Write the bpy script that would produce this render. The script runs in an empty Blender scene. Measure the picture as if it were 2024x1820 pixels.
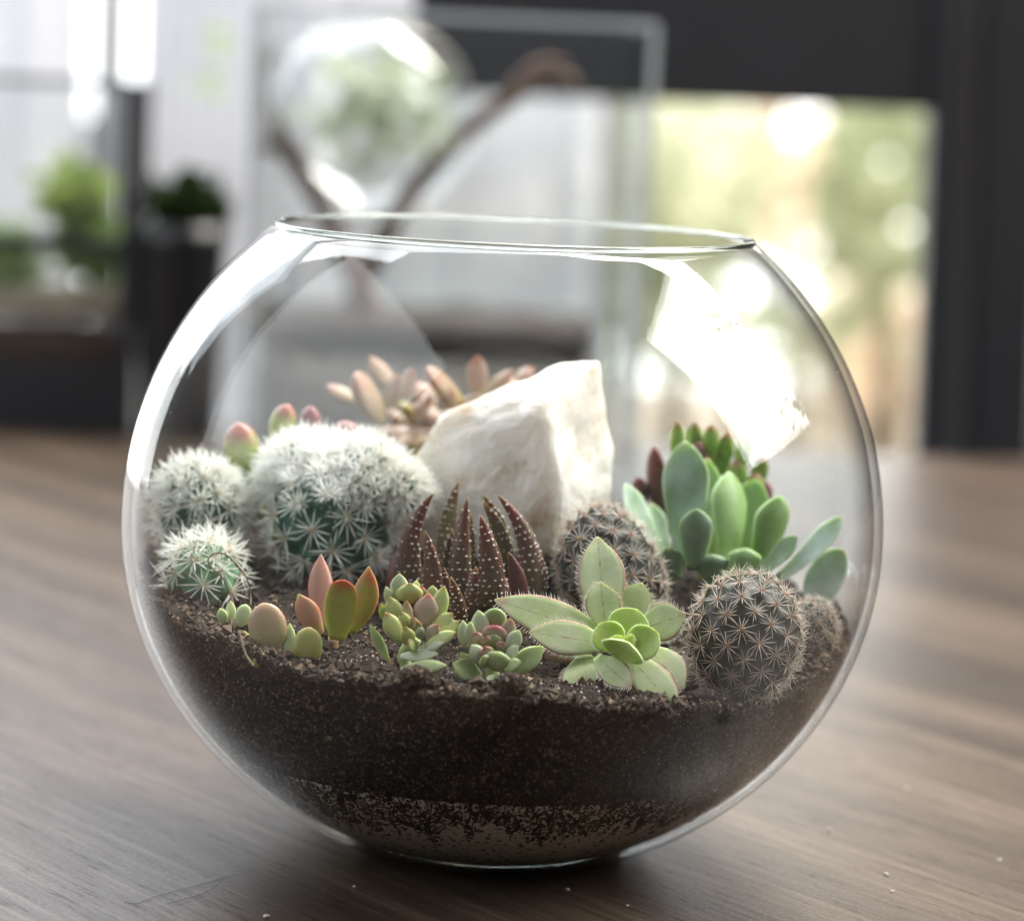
import bpy, bmesh, math, random
import numpy as np
from mathutils import Vector, Matrix, noise

random.seed(7)
rng = np.random.default_rng(7)
scene = bpy.context.scene
col = scene.collection
R_ = math.radians

# ------------------------------------------------------------------ camera
F = 5500.0                      # focal length in units where the frame is 2024 wide
CAM = Vector((0.0, -0.625, 0.1758))
PITCH, YAW, ROLL = R_(8.0), R_(-0.146), R_(2.5)
cam_d = bpy.data.cameras.new('camera')
cam = bpy.data.objects.new('camera', cam_d)
col.objects.link(cam)
scene.camera = cam
cam.matrix_world = (Matrix.Translation(CAM) @ Matrix.Rotation(YAW, 4, 'Z') @
                    Matrix.Rotation(R_(90) - PITCH, 4, 'X') @ Matrix.Rotation(ROLL, 4, 'Z'))
cam_d.sensor_width = 36.0
cam_d.lens = 36.0 * F / 2024.0
cam_d.clip_start, cam_d.clip_end = 0.02, 60.0
cam_d.dof.use_dof = True
cam_d.dof.focus_distance = 0.586
cam_d.dof.aperture_fstop = cam_d.lens / 11.3
cam_d.dof.aperture_blades = 0
CM = cam.matrix_world.to_3x3()

# ------------------------------------------------------------------ light
world = bpy.data.worlds.new('World')
scene.world = world
world.use_nodes = True
world.node_tree.nodes['Background'].inputs[0].default_value = (0.86, 0.93, 1.0, 1)
world.node_tree.nodes['Background'].inputs[1].default_value = 0.12


def area(name, loc, target, sx, sy, radiance, color):
    d = bpy.data.lights.new(name, 'AREA')
    d.shape = 'RECTANGLE'
    d.size, d.size_y = sx, sy
    d.energy = radiance * math.pi * sx * sy
    d.color = color
    o = bpy.data.objects.new(name, d)
    col.objects.link(o)
    o.location = loc
    o.rotation_euler = (Vector(target) - Vector(loc)).to_track_quat('-Z', 'Y').to_euler()
    return o


area('right_window_light', (0.98, 0.10, 0.82), (0.0, 0.0, 0.06), 0.72, 0.88, 8.5, (1.0, 0.98, 0.94))
area('left_window_light', (-0.85, 1.50, 0.86), (0.0, 0.0, 0.05), 1.25, 0.85, 2.6, (0.82, 0.91, 1.0))
area('back_window_light', (0.75, 1.75, 1.25), (0.0, 0.0, 0.05), 1.2, 0.7, 2.8, (1.0, 0.97, 0.88))
area('overhead_fill', (-0.45, 1.02, 1.70), (0.0, 0.0, 0.06), 1.4, 1.0, 6.6, (0.95, 0.97, 1.0))  # added fill from above to whiten the cactus tops, no known lamp
area('side_fill', (-1.15, -0.30, 0.98), (0.0, 0.0, 0.06), 1.7, 1.4, 1.7, (0.93, 0.97, 1.0))  # added soft fill from the left front for the white spines
area('garden_daylight', (1.6, 2.0, 3.2), (1.0, 4.0, 0.0), 2.5, 2.5, 44.0, (1.0, 0.95, 0.86))

vs = scene.view_settings
vs.view_transform, vs.look, vs.exposure, vs.gamma = 'Standard', 'None', 0.55, 1.0
cy = scene.cycles
cy.use_denoising = True
cy.max_bounces, cy.transparent_max_bounces = 12, 40
cy.transmission_bounces, cy.glossy_bounces, cy.diffuse_bounces = 10, 4, 4
cy.caustics_reflective = False
cy.sample_clamp_indirect = 6.0


# ------------------------------------------------------------------ picture helpers (2024 x 1820 readings of the photo)
def P(px, py, Y):
    d = CM @ Vector(((px - 1012.0) / F, -(py - 910.0) / F, -1.0))
    return CAM + d * ((Y - CAM.y) / d.y)


def mpp(Y):
    return (Y - CAM.y) / F


CROPS = {1: (237.2, 711.6, .3515), 2: (711.6, 909.2, .3515), 3: (1185.9, 751.1, .3909), 4: (553.4, 632.5, .3711),
         6: (1067.3, 1027.8, .2172), 7: (727.4, 1106.8, .1875), 8: (395.3, 1067.3, .1953)}


def K(k, x, y):
    a, b, s = CROPS[k]
    return a + x * s, b + y * s


# ------------------------------------------------------------------ object helpers
def link(name, me, mat=None, parent=None):
    o = bpy.data.objects.new(name, me)
    col.objects.link(o)
    if mat is not None and me is not None and not me.materials:
        me.materials.append(mat)
    if parent is not None:
        o.parent = parent
    return o


def mesh(name, verts, faces, smooth=True, attrs=None):
    me = bpy.data.meshes.new(name)
    me.from_pydata([tuple(v) for v in verts], [], [tuple(f) for f in faces])
    if smooth:
        me.polygons.foreach_set('use_smooth', [True] * len(me.polygons))
    for k, a in (attrs or {}).items():
        at = me.attributes.new(k, 'FLOAT', 'POINT')
        at.data.foreach_set('value', np.asarray(a, dtype=np.float32))
    me.update()
    return me


def tag(o, label, cat, group=None, kind=None):
    o['label'] = label
    o['category'] = cat
    if group:
        o['group'] = group
    if kind:
        o['kind'] = kind
    return o


def thing(name, label, cat, loc=(0, 0, 0), group=None):
    o = bpy.data.objects.new(name, None)
    o.empty_display_size = 0.01
    col.objects.link(o)
    o.location = loc
    return tag(o, label, cat, group)


def lathe(profile, n=160, close_start=False, close_end=False):
    vs_, fs = [], []
    for r, z in profile:
        for i in range(n):
            a = 2 * math.pi * i / n
            vs_.append((r * math.cos(a), r * math.sin(a), z))
    m = len(profile)
    for j in range(m - 1):
        for i in range(n):
            k = (i + 1) % n
            fs.append((j * n + i, j * n + k, (j + 1) * n + k, (j + 1) * n + i))
    if close_start:
        fs.append(tuple(reversed(range(n))))
    if close_end:
        fs.append(tuple((m - 1) * n + i for i in range(n)))
    return vs_, fs


def tube(pts, rad, n=6):
    pts = [Vector(p) for p in pts]
    vs_, fs = [], []
    for j, p in enumerate(pts):
        t = (pts[min(j + 1, len(pts) - 1)] - pts[max(j - 1, 0)]).normalized()
        a = t.cross(Vector((0.3, 0.9, 0.31))).normalized()
        b = t.cross(a)
        r = rad(j / (len(pts) - 1)) if callable(rad) else rad
        for i in range(n):
            q = 2 * math.pi * i / n
            vs_.append(p + (a * math.cos(q) + b * math.sin(q)) * r)
    for j in range(len(pts) - 1):
        for i in range(n):
            k = (i + 1) % n
            fs.append((j * n + i, j * n + k, (j + 1) * n + k, (j + 1) * n + i))
    fs.append(tuple(reversed(range(n))))
    fs.append(tuple((len(pts) - 1) * n + i for i in range(n)))
    return vs_, fs


def smooth_path(pts, sub=6):
    pts = [Vector(p) for p in pts]
    out = []
    for i in range(len(pts) - 1):
        p0, p1, p2, p3 = pts[max(i - 1, 0)], pts[i], pts[i + 1], pts[min(i + 2, len(pts) - 1)]
        for s in range(sub):
            t = s / sub
            out.append(0.5 * ((2 * p1) + (p2 - p0) * t + (2 * p0 - 5 * p1 + 4 * p2 - p3) * t * t + (3 * p1 - p0 - 3 * p2 + p3) * t ** 3))
    out.append(pts[-1])
    return out


def boxmesh(name, lo, hi, bevel=0.0):
    bm = bmesh.new()
    bmesh.ops.create_cube(bm, size=1.0)
    for v in bm.verts:
        v.co = Vector([lo[i] + (v.co[i] + .5) * (hi[i] - lo[i]) for i in range(3)])
    if bevel:
        bmesh.ops.bevel(bm, geom=bm.edges[:], offset=bevel, segments=3, affect='EDGES', profile=.5)
    me = bpy.data.meshes.new(name)
    bm.to_mesh(me)
    bm.free()
    return me


def beam(name, p0, p1, w, d, bevel=0.0):
    """a straight bar of width w and depth d (towards +y) from p0 to p1"""
    p0, p1 = Vector(p0), Vector(p1)
    me = boxmesh(name, (-w / 2, -d / 2, 0), (w / 2, d / 2, (p1 - p0).length), bevel)
    z = (p1 - p0).normalized()
    y = (Vector((0, 1, 0)) - z * z.y)
    y = y.normalized() if y.length > .05 else Vector((1, 0, 0))
    x = y.cross(z)
    me.transform(Matrix.Translation(p0) @ Matrix((x, y, z)).transposed().to_4x4())
    return me


# ------------------------------------------------------------------ material helpers
class NT:
    def __init__(s, name):
        s.m = bpy.data.materials.new(name)
        s.m.use_nodes = True
        s.t = s.m.node_tree
        s.t.nodes.clear()
        s.out = s.t.nodes.new('ShaderNodeOutputMaterial')

    def n(s, typ, **kw):
        nd = s.t.nodes.new(typ)
        for k, v in kw.items():
            setattr(nd, k, v)
        return nd

    def set(s, sock, v):
        if hasattr(v, 'is_output') or hasattr(v, 'links'):
            s.t.links.new(v, sock)
        else:
            sock.default_value = (*v, 1) if isinstance(v, (tuple, list)) and len(v) == 3 and len(sock.default_value) == 4 else v

    def attr(s, name):
        return s.n('ShaderNodeAttribute', attribute_name=name).outputs['Fac']

    def coord(s):
        return s.n('ShaderNodeTexCoord').outputs['Object']

    def noise(s, scale, detail=4, rough=.55, vec=None, out='Fac', dist=0.0):
        nd = s.n('ShaderNodeTexNoise')
        nd.inputs['Scale'].default_value = scale
        nd.inputs['Detail'].default_value = detail
        nd.inputs['Roughness'].default_value = rough
        nd.inputs['Distortion'].default_value = dist
        s.t.links.new(vec if vec is not None else s.coord(), nd.inputs['Vector'])
        return nd.outputs[out]

    def ramp(s, fac, stops):
        nd = s.n('ShaderNodeValToRGB')
        e = nd.color_ramp.elements
        while len(e) < len(stops):
            e.new(.5)
        for i, (p, c) in enumerate(stops):
            e[i].position = p
            e[i].color = (*c, 1) if len(c) == 3 else c
        s.set(nd.inputs[0], fac)
        return nd.outputs[0]

    def rng(s, v, a, b, c=0.0, d=1.0, smooth=True):
        nd = s.n('ShaderNodeMapRange', interpolation_type='SMOOTHSTEP' if smooth else 'LINEAR')
        s.set(nd.inputs[0], v)
        for i, q in enumerate((a, b, c, d)):
            nd.inputs[i + 1].default_value = q
        return nd.outputs[0]

    def math(s, op, a, b=0.0):
        nd = s.n('ShaderNodeMath', operation=op)
        s.set(nd.inputs[0], a)
        s.set(nd.inputs[1], b)
        return nd.outputs[0]

    def mix(s, f, a, b, mode='MIX'):
        nd = s.n('ShaderNodeMix', data_type='RGBA', blend_type=mode)
        s.set(nd.inputs[0], f)
        s.set(nd.inputs[6], a)
        s.set(nd.inputs[7], b)
        return nd.outputs[2]

    def bump(s, h, strength=.3, dist=.001):
        nd = s.n('ShaderNodeBump')
        nd.inputs['Strength'].default_value = strength
        nd.inputs['Distance'].default_value = dist
        s.set(nd.inputs['Height'], h)
        return nd.outputs[0]

    def pbr(s, color, rough=.5, normal=None, **kw):
        nd = s.n('ShaderNodeBsdfPrincipled')
        s.set(nd.inputs['Base Color'], color)
        s.set(nd.inputs['Roughness'], rough)
        if normal is not None:
            s.set(nd.inputs['Normal'], normal)
        for k, v in kw.items():
            s.set(nd.inputs[k.replace('_', ' ')], v)
        s.t.links.new(nd.outputs[0], s.out.inputs[0])
        return nd

    def surf(s, o):
        s.t.links.new(o, s.out.inputs[0])
        return s.m


def plant_mat(name, base, base2=None, tip=None, tip0=.6, tip1=1.0, tipmax=1.0, edge=None, edge0=.86, edgemax=.9, root=None, rough=.42,
              sss=.25, bloom=0.0, mottle=350.0, vein=None, spots=None):
    t = NT(name)
    c = t.mix(t.rng(t.noise(mottle, 5), .32, .68), base, base2 or tuple(x * .72 for x in base))
    if root:
        c = t.mix(t.rng(t.attr('tip'), 0.0, .4, 1, 0), c, root)
    if vein:
        v = t.math('MULTIPLY', t.rng(t.attr('edge'), .0, .07, 1, 0), t.attr('top'))
        c = t.mix(t.math('MULTIPLY', v, t.rng(t.noise(900, 3), .4, .62, 0, .8)), c, vein)
    jit = t.math('MULTIPLY', t.math('SUBTRACT', t.noise(260, 3), .5), .35)
    if tip:
        c = t.mix(t.rng(t.math('ADD', t.attr('tip'), jit), tip0, tip1, 0, tipmax), c, tip)
    if edge:
        e = t.math('MULTIPLY', t.rng(t.math('ADD', t.attr('edge'), t.math('MULTIPLY', jit, .3)), edge0, 1.0, 0, edgemax), t.rng(t.attr('tip'), .1, .45))
        c = t.mix(e, c, edge)
    if spots:
        c = t.mix(t.rng(t.noise(520, 1), .66, .70), c, spots)
    if bloom:
        c = t.mix(t.rng(t.noise(90, 4), .35, .7, 0, bloom), c, (.62, .72, .70))
    bp = t.bump(t.noise(2600, 4), .12, .0004)
    nd = t.pbr(c, t.rng(t.noise(700, 3), .3, .7, rough - .07, rough + .1), bp, Subsurface_Weight=sss, Specular_IOR_Level=.42)
    nd.inputs['Subsurface Radius'].default_value = (.8, 1.0, .35)
    nd.inputs['Subsurface Scale'].default_value = .0018
    return t.m


def thin_glass(name, tint=(.975, .985, .985), f0=.04, wav=0.0, rough=.0, streak=False):
    """clear sheet: straight-through transmission and a Fresnel (Schlick) reflection, the same for every ray"""
    t = NT(name)
    geo = t.n('ShaderNodeNewGeometry')
    normal = geo.outputs['Normal']
    dot = t.n('ShaderNodeVectorMath', operation='DOT_PRODUCT')
    t.t.links.new(geo.outputs['Incoming'], dot.inputs[0])
    t.t.links.new(normal, dot.inputs[1])
    c = t.math('ABSOLUTE', dot.outputs['Value'])
    p5 = t.math('POWER', t.math('SUBTRACT', 1.0, c), 5.0)
    fac = t.math('ADD', f0, t.math('MULTIPLY', p5, 1.0 - f0))
    tr = t.n('ShaderNodeBsdfTransparent')
    tr.inputs[0].default_value = (*tint, 1)
    gl = t.n('ShaderNodeBsdfGlossy')
    gl.inputs['Roughness'].default_value = rough
    if wav:
        mp = t.n('ShaderNodeMapping')
        t.t.links.new(t.coord(), mp.inputs[0])
        mp.inputs['Scale'].default_value = (1, 1, .22)
        h = t.noise(190, 3, .6, mp.outputs[0])
        t.t.links.new(t.bump(h, wav, .0006), gl.inputs['Normal'])
    mx = t.n('ShaderNodeMixShader')
    t.t.links.new(fac, mx.inputs[0])
    t.t.links.new(tr.outputs[0], mx.inputs[1])
    t.t.links.new(gl.outputs[0], mx.inputs[2])
    return t.surf(mx.outputs[0])


def real_glass(name, color=(.93, .97, .95)):
    t = NT(name)
    g = t.n('ShaderNodeBsdfGlass')
    g.inputs['Color'].default_value = (*color, 1)
    g.inputs['IOR'].default_value = 1.48
    return t.surf(g.outputs[0])


def flat_mat(name, color, rough=.5, var=.25, scale=40.0, **kw):
    t = NT(name)
    c = t.mix(t.rng(t.noise(scale, 4), .3, .7), color, tuple(x * (1 - var) for x in color))
    t.pbr(c, rough, None, **kw)
    return t.m


def emit_mat(name, c1, c2, scale, strength):
    t = NT(name)
    e = t.n('ShaderNodeEmission')
    t.set(e.inputs[0], t.mix(t.rng(t.noise(scale, 3), .35, .65), c1, c2))
    e.inputs[1].default_value = strength
    return t.surf(e.outputs[0])


# ------------------------------------------------------------------ table
def table_mat():
    t = NT('walnut_laminate')
    mp = t.n('ShaderNodeMapping')
    t.t.links.new(t.coord(), mp.inputs[0])
    mp.inputs['Rotation'].default_value = (0, 0, R_(51))      # grain runs away to the left
    mp.inputs['Scale'].default_value = (1, 1, 1)
    st = t.n('ShaderNodeMapping')
    t.t.links.new(mp.outputs[0], st.inputs[0])
    st.inputs['Scale'].default_value = (.55, 9.0, 1)
    broad = t.noise(2.6, 5, .6, st.outputs[0], dist=.5)
    st2 = t.n('ShaderNodeMapping')
    t.t.links.new(mp.outputs[0], st2.inputs[0])
    st2.inputs['Scale'].default_value = (1.4, 42.0, 1)
    fine = t.noise(9.0, 6, .7, st2.outputs[0], dist=.3)
    st3 = t.n('ShaderNodeMapping')
    t.t.links.new(mp.outputs[0], st3.inputs[0])
    st3.inputs['Scale'].default_value = (6.0, 90.0, 1)
    pore = t.noise(9.0, 4, .75, st3.outputs[0])
    c = t.ramp(broad, [(.30, (.020, .013, .010)), (.42, (.034, .021, .015)), (.50, (.056, .037, .026)), (.58, (.092, .065, .045)), (.70, (.045, .030, .023))])
    c = t.mix(t.rng(fine, .36, .62, .55, 0), c, (.030, .020, .015))
    c = t.mix(t.rng(fine, .54, .72, 0, .6), c, (.13, .094, .066))
    c = t.mix(t.rng(pore, .57, .68, 0, .85), c, (.014, .009, .007))
    r = t.rng(t.noise(900, 3), .3, .7, .30, .40)
    bp = t.bump(t.math('ADD', t.math('MULTIPLY', pore, -1.0), t.math('MULTIPLY', t.noise(1500, 3), .6)), .22, .0004)
    t.pbr(c, r, bp, Specular_IOR_Level=t.math('MULTIPLY', t.rng(pore, .52, .68, .46, .10), t.rng(fine, .36, .66, .65, 1.1)))
    return t.m


table = link('table', boxmesh('table', (-1.0, -.52, -.03), (1.0, .705, 0.0), .002), table_mat())
tag(table, 'dark walnut wood table top under the glass bowl', 'table')

# ------------------------------------------------------------------ glass bowl
R, BLOW, TH = 0.086, 0.915, 0.0021
Z0 = 0.85 * R


def prof(r, up, low, n=60):
    """half profile, rim first"""
    pts = []
    a0, a1 = math.asin(.77 * R / up), -math.asin(min(.999, .85 / BLOW))
    for i in range(n + 1):
        a = a0 + (a1 - a0) * i / n
        pts.append((r * math.cos(a), Z0 + (up if a > 0 else low) * math.sin(a)))
    return pts


OUT = prof(R, R * .99, R * BLOW)
INN = prof(R - TH, R * .99 - TH * .2, R * BLOW - TH)
FOOT_R = OUT[-1][0]
INZ = Z0 - (R * BLOW - TH) * (.85 / BLOW)


def r_in(z):
    a, b = R - TH - .0004, (R * .99 - TH if z > Z0 else R * BLOW - TH)
    q = (z - Z0) / b
    return a * math.sqrt(max(0.0, 1 - q * q))


bowl = thing('glass_bowl', 'clear round glass fishbowl with open cut rim holding soil and succulents', 'bowl')
v, f = lathe([(p[0], p[1]) for p in reversed(INN)] + OUT, 192)
link('shell', mesh('shell', v, f), thin_glass('bowl_glass', wav=.05), bowl)
rr, rz = (OUT[0][0] + INN[0][0]) / 2, (OUT[0][1] + INN[0][1]) / 2 + .0004
ring = [(rr + .0008 * math.cos(a), rz + .0006 * math.sin(a)) for a in [2 * math.pi * i / 10 for i in range(11)]]
v, f = lathe(ring, 160)
sp_ = []
for _ in range(70):                                               # specks of dust on the outside of the glass
    a, z = random.uniform(math.pi * 1.05, math.pi * 1.95), random.uniform(.02, .115)
    b_ = R * (.99 if z > Z0 else BLOW)
    q = R * math.sqrt(max(0, 1 - ((z - Z0) / b_) ** 2)) + .00002
    s_ = random.uniform(.00004, .00013)
    k = len(sp_)
    for d in ((s_, 0, 0), (-s_ * .8, 0, 0), (0, 0, s_), (0, 0, -s_ * .7), (s_ * .5 * math.cos(a), s_ * .5 * math.sin(a), 0)):
        sp_.append((q * math.cos(a) + d[0], q * math.sin(a) + d[1], z + d[2]))
fs_ = [f_ for k in range(0, len(sp_), 5) for f_ in ((k, k + 2, k + 4), (k + 2, k + 1, k + 4), (k + 1, k + 3, k + 4), (k + 3, k, k + 4))]
dust_m = NT('pale_dust')
dust_m.pbr((.75, .74, .72), .6)
link('dust', mesh('dust', sp_, fs_, False), dust_m.m, bowl)['kind'] = 'stuff'
link('rim', mesh('rim', v, f), real_glass('rim_glass'), bowl)
fp = [(0.0005, .0006), (FOOT_R - .003, .0006), (FOOT_R - .0008, .0010), (FOOT_R + .0004, .0022), (FOOT_R + .0006, .0034), (FOOT_R - .0012, .0040), (FOOT_R - .004, .0036), (.0005, .0036)]
v, f = lathe(fp, 128, True, True)
link('foot', mesh('foot', v, f), real_glass('foot_glass', (.90, .95, .92)), bowl)


# ------------------------------------------------------------------ soil
def soil_z(x, y):
    z = .0565 + .085 * y - .06 * x
    z -= .006 * math.exp(-((x - .05) ** 2 + (y + .045) ** 2) / .016 ** 2)
    n = noise.noise(Vector((x * 60, y * 60, 1.3))) * .0020 + noise.noise(Vector((x * 170, y * 170, 4.1))) * .0015
    return z + n


def soil_mat():
    t = NT('potting_soil')
    a = t.noise(420, 6, .7)
    c = t.ramp(a, [(.25, (.006, .0045, .004)), (.45, (.018, .012, .010)), (.58, (.040, .027, .021)), (.72, (.095, .065, .048))])
    c = t.mix(t.rng(t.noise(1500, 3), .62, .70, 0, .7), c, (.16, .115, .085))
    c = t.mix(t.rng(t.noise(55, 4), .45, .7, 0, .45), c, (.045, .026, .017))
    bp = t.bump(t.noise(900, 6, .75), 1.0, .002)
    t.pbr(c, .85, bp, Specular_IOR_Level=.25)
    return t.m


def grain_mat():
    t = NT('soil_grains')
    c = t.ramp(t.attr('tone'), [(.0, (.008, .006, .005)), (.35, (.030, .020, .015)), (.62, (.10, .067, .047)), (.85, (.20, .14, .098)), (.95, (.28, .21, .15)), (.99, (.60, .56, .50))])
    t.pbr(c, .8, t.bump(t.noise(1800, 3), .6, .0005), Specular_IOR_Level=.3)
    return t.m


def sand_glow_mat():
    t = NT('sand_base_glow')
    c = t.ramp(t.noise(1100, 5, .7), [(.3, (.62, .55, .43)), (.55, (.80, .74, .61)), (.75, (.86, .82, .72))])  # pale tones stand in for light refracted through the glass base
    mp = t.n('ShaderNodeMapping')
    t.t.links.new(t.coord(), mp.inputs[0])
    mp.inputs['Scale'].default_value = (1, 1, 1.6)
    c = t.mix(t.rng(t.noise(620, 4, .65, mp.outputs[0]), .55, .61), c, (.16, .024, .018))
    t.pbr(c, .8, t.bump(t.noise(1300, 5), .6, .0008))
    return t.m


NA = 420


def soil_mesh():
    vs_, fs, rows = [], [], []
    zb = [.0178 + .0030 * math.cos(2 * math.pi * i / NA) + .0040 * noise.noise(Vector((math.cos(2 * math.pi * i / NA) * 9, math.sin(2 * math.pi * i / NA) * 9, .4)))
          + .0045 * noise.noise(Vector((math.cos(2 * math.pi * i / NA) * 40, math.sin(2 * math.pi * i / NA) * 40, 2.4))) for i in range(NA)]
    NW, NTp = 64, 90
    for j in range(NW + 1):
        row = []
        for i in range(NA):
            a = 2 * math.pi * i / NA
            ca, sa = math.cos(a), math.sin(a)
            zt = soil_z(.079 * ca, .079 * sa) + .0012 * noise.noise(Vector((ca * 55, sa * 55, 8)))
            z = zb[i] + (zt - zb[i]) * j / NW
            n1 = noise.noise(Vector((ca * 75, sa * 75, z * 900)))
            n2 = noise.noise(Vector((ca * 26, sa * 26, z * 300 + 5)))
            r = r_in(z) - .0002 - max(0.0, n1) * .0012 - max(0.0, n2 - .05) * .0014
            row.append(len(vs_))
            vs_.append((r * ca, r * sa, z))
        rows.append(row)
    for k in range(1, NTp + 1):
        q = 1 - k / NTp
        row = []
        for i in range(NA):
            a = 2 * math.pi * i / NA
            ca, sa = math.cos(a), math.sin(a)
            rr_ = max(q, .004) * math.hypot(vs_[rows[NW][i]][0], vs_[rows[NW][i]][1])
            x, y = rr_ * ca, rr_ * sa
            w = min(1.0, k / 3)
            z = soil_z(x, y) * w + vs_[rows[NW][i]][2] * (1 - w)
            z += .0009 * noise.noise(Vector((x * 420, y * 420, 3)))
            row.append(len(vs_))
            vs_.append((x, y, z))
        rows.append(row)
    for j in range(len(rows) - 1):
        for i in range(NA):
            k = (i + 1) % NA
            fs.append((rows[j][i], rows[j][k], rows[j + 1][k], rows[j + 1][i]))
    fs.append(tuple(rows[-1]))
    fs.append(tuple(reversed(rows[0])))
    return mesh('potting_soil', vs_, fs), zb


def grains(name, pts, sizes, tones, mat, parent=None):
    base = np.array([(1, 0, 0), (-1, 0, 0), (0, 1, 0), (0, -1, 0), (0, 0, 1), (0, 0, -1)], float)
    fcs = np.array([(0, 2, 4), (2, 1, 4), (1, 3, 4), (3, 0, 4), (2, 0, 5), (1, 2, 5), (3, 1, 5), (0, 3, 5)])
    n = len(pts)
    V = base[None] * (0.6 + .8 * rng.random((n, 6, 1)))
    ang = rng.random((n, 3)) * 6.28
    c, s = np.cos(ang), np.sin(ang)
    Z = np.zeros(n)
    O = np.ones(n)
    Rz = np.stack([c[:, 0], -s[:, 0], Z, s[:, 0], c[:, 0], Z, Z, Z, O], 1).reshape(n, 3, 3)
    Rx = np.stack([O, Z, Z, Z, c[:, 1], -s[:, 1], Z, s[:, 1], c[:, 1]], 1).reshape(n, 3, 3)
    V = np.einsum('nij,nkj->nki', Rz @ Rx, V) * np.asarray(sizes)[:, None, None] + np.asarray(pts)[:, None, :]
    Fc = (fcs[None] + (np.arange(n) * 6)[:, None, None]).reshape(-1, 3)
    me = bpy.data.meshes.new(name)
    me.from_pydata(V.reshape(-1, 3).tolist(), [], Fc.tolist())
    at = me.attributes.new('tone', 'FLOAT', 'POINT')
    at.data.foreach_set('value', np.repeat(np.asarray(tones, np.float32), 6))
    return link(name, me, mat, parent)


sm, ZB = soil_mesh()
soil = link('potting_soil', sm, soil_mat())
tag(soil, 'dark brown crumbly potting soil filling the lower half of the bowl', 'soil', kind='stuff')
pts, sz, tn = [], [], []
while len(pts) < 17000:                                           # crumbs on the top of the soil
    a, q = random.random() * 6.283, math.sqrt(random.random())
    if math.sin(a) > .2 and random.random() < .6:
        continue
    x, y = .078 * q * math.cos(a), .078 * q * math.sin(a)
    z = soil_z(x, y)
    if math.hypot(x, y) > r_in(z) - .0012:
        continue
    s_ = min(.00022 * (1 / (random.random() ** .42 + .03)) ** .9, .0016)
    pts.append((x, y, z + s_ * .3))
    sz.append(s_)
    tn.append(min(1, random.random() ** 1.1 * (.93 if s_ > .0006 else 1.0)))
while len(pts) < 17420:                                           # larger crumbs along the front edge of the soil
    a, q = random.uniform(math.pi * 1.05, math.pi * 1.95), random.uniform(.90, 1.0)
    x, y = .0785 * q * math.cos(a), .0785 * q * math.sin(a)
    z = soil_z(x, y)
    s_ = random.uniform(.0006, .0016)
    if math.hypot(x, y) < r_in(z) - s_ * 1.4:
        pts.append((x, y, z + s_ * .2))
        sz.append(s_)
        tn.append(random.uniform(.2, .72))
while len(pts) < 44000:                                           # crumbs pressed against the glass
    a = random.uniform(math.pi * .93, math.pi * 2.07)
    ca, sa = math.cos(a), math.sin(a)
    zb = ZB[int(a / 6.2832 * NA) % NA]
    zt = soil_z(.079 * ca, .079 * sa)
    z = zb - .002 + (zt - zb + .0035) * random.random() if random.random() < .98 else zb + .001 - abs(random.gauss(0, .0028))
    if z < .0035:
        continue
    s_ = random.uniform(.00020, .00048) * (1.9 if random.random() < .3 else 1)
    r = r_in(z) - s_ * 1.1
    pts.append((r * ca, r * sa, z))
    sz.append(s_)
    tn.append(random.random() ** 1.25 * .93 if z > zb else random.random() * .5)
for _ in range(260):                                              # white perlite specks, mostly at the left front
    a, q = random.uniform(math.pi * 1.12, math.pi * 1.62), random.uniform(.80, .99)
    x, y = .078 * q * math.cos(a), .078 * q * math.sin(a)
    z = soil_z(x, y)
    if math.hypot(x, y) < r_in(z) - .001:
        s_ = random.uniform(.00012, .00034)
        pts.append((x, y, z + s_ * .6))
        sz.append(s_)
        tn.append(1.0)
grains('soil_crumbs', pts, sz, tn, grain_mat(), soil)['kind'] = 'stuff'

sp = [(r_in(z) - .0003, z) for z in [INZ + .0004 + (.0245 - INZ) * i / 14 for i in range(15)]]
v, f = lathe(sp, 160, True, True)
tag(link('sand', mesh('sand', v, f), sand_glow_mat()), 'sand layer painted pale with the base glass glow, speckled with soil at the bowl bottom', 'sand', kind='stuff')


def clod(name, c, r, label, seed):
    bm = bmesh.new()
    bmesh.ops.create_icosphere(bm, subdivisions=5, radius=1)
    for v_ in bm.verts:
        p = v_.co.copy()
        d = 1 + .20 * noise.noise(p * 1.3 + Vector((seed, 0, 0))) + .12 * noise.noise(p * 3.1 + Vector((0, seed, 0))) + .06 * noise.noise(p * 8 + Vector((0, 0, seed))) + .04 * noise.noise(p * 18)
        v_.co = Vector((p.x * r[0], p.y * r[1], p.z * r[2])) * d
    me = bpy.data.meshes.new(name)
    bm.to_mesh(me)
    bm.free()
    me.polygons.foreach_set('use_smooth', [True] * len(me.polygons))
    o = link(name, me, bpy.data.materials['potting_soil'])
    o.location = c
    gp_, gs_, gt_ = [], [], []
    for _ in range(420):
        d = Vector((random.gauss(0, 1), random.gauss(0, 1), random.gauss(.3, 1))).normalized()
        gp_.append((d.x * r[0] * .98, d.y * r[1] * .98, d.z * r[2] * .98))
        gs_.append(random.uniform(.00015, .00055))
        gt_.append(random.random() * .9)
    grains('crumbs', gp_, gs_, gt_, bpy.data.materials['soil_grains'], o)['kind'] = 'stuff'
    return tag(o, label, 'soil clod', 'soil clods along the front glass')


clod('soil_clod', P(1392, 1400, -.060), (.0060, .0040, .0040), 'largest rounded soil clod below the brown cactus by the front glass', 1.0)
clod('soil_clod', P(1262, 1402, -.070), (.0042, .0030, .0026), 'reddish soil clod under the lowest hairy houseleek leaf', 2.0)
clod('soil_clod', P(822, 1338, -.076), (.0032, .0024, .0022), 'small soil clod in front of the yellow-green sedum', 3.0)
clod('soil_clod', P(1010, 1352, -.077), (.0034, .0024, .0022), 'soil clod just right of the grey-green sedum rosette', 4.0)


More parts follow.
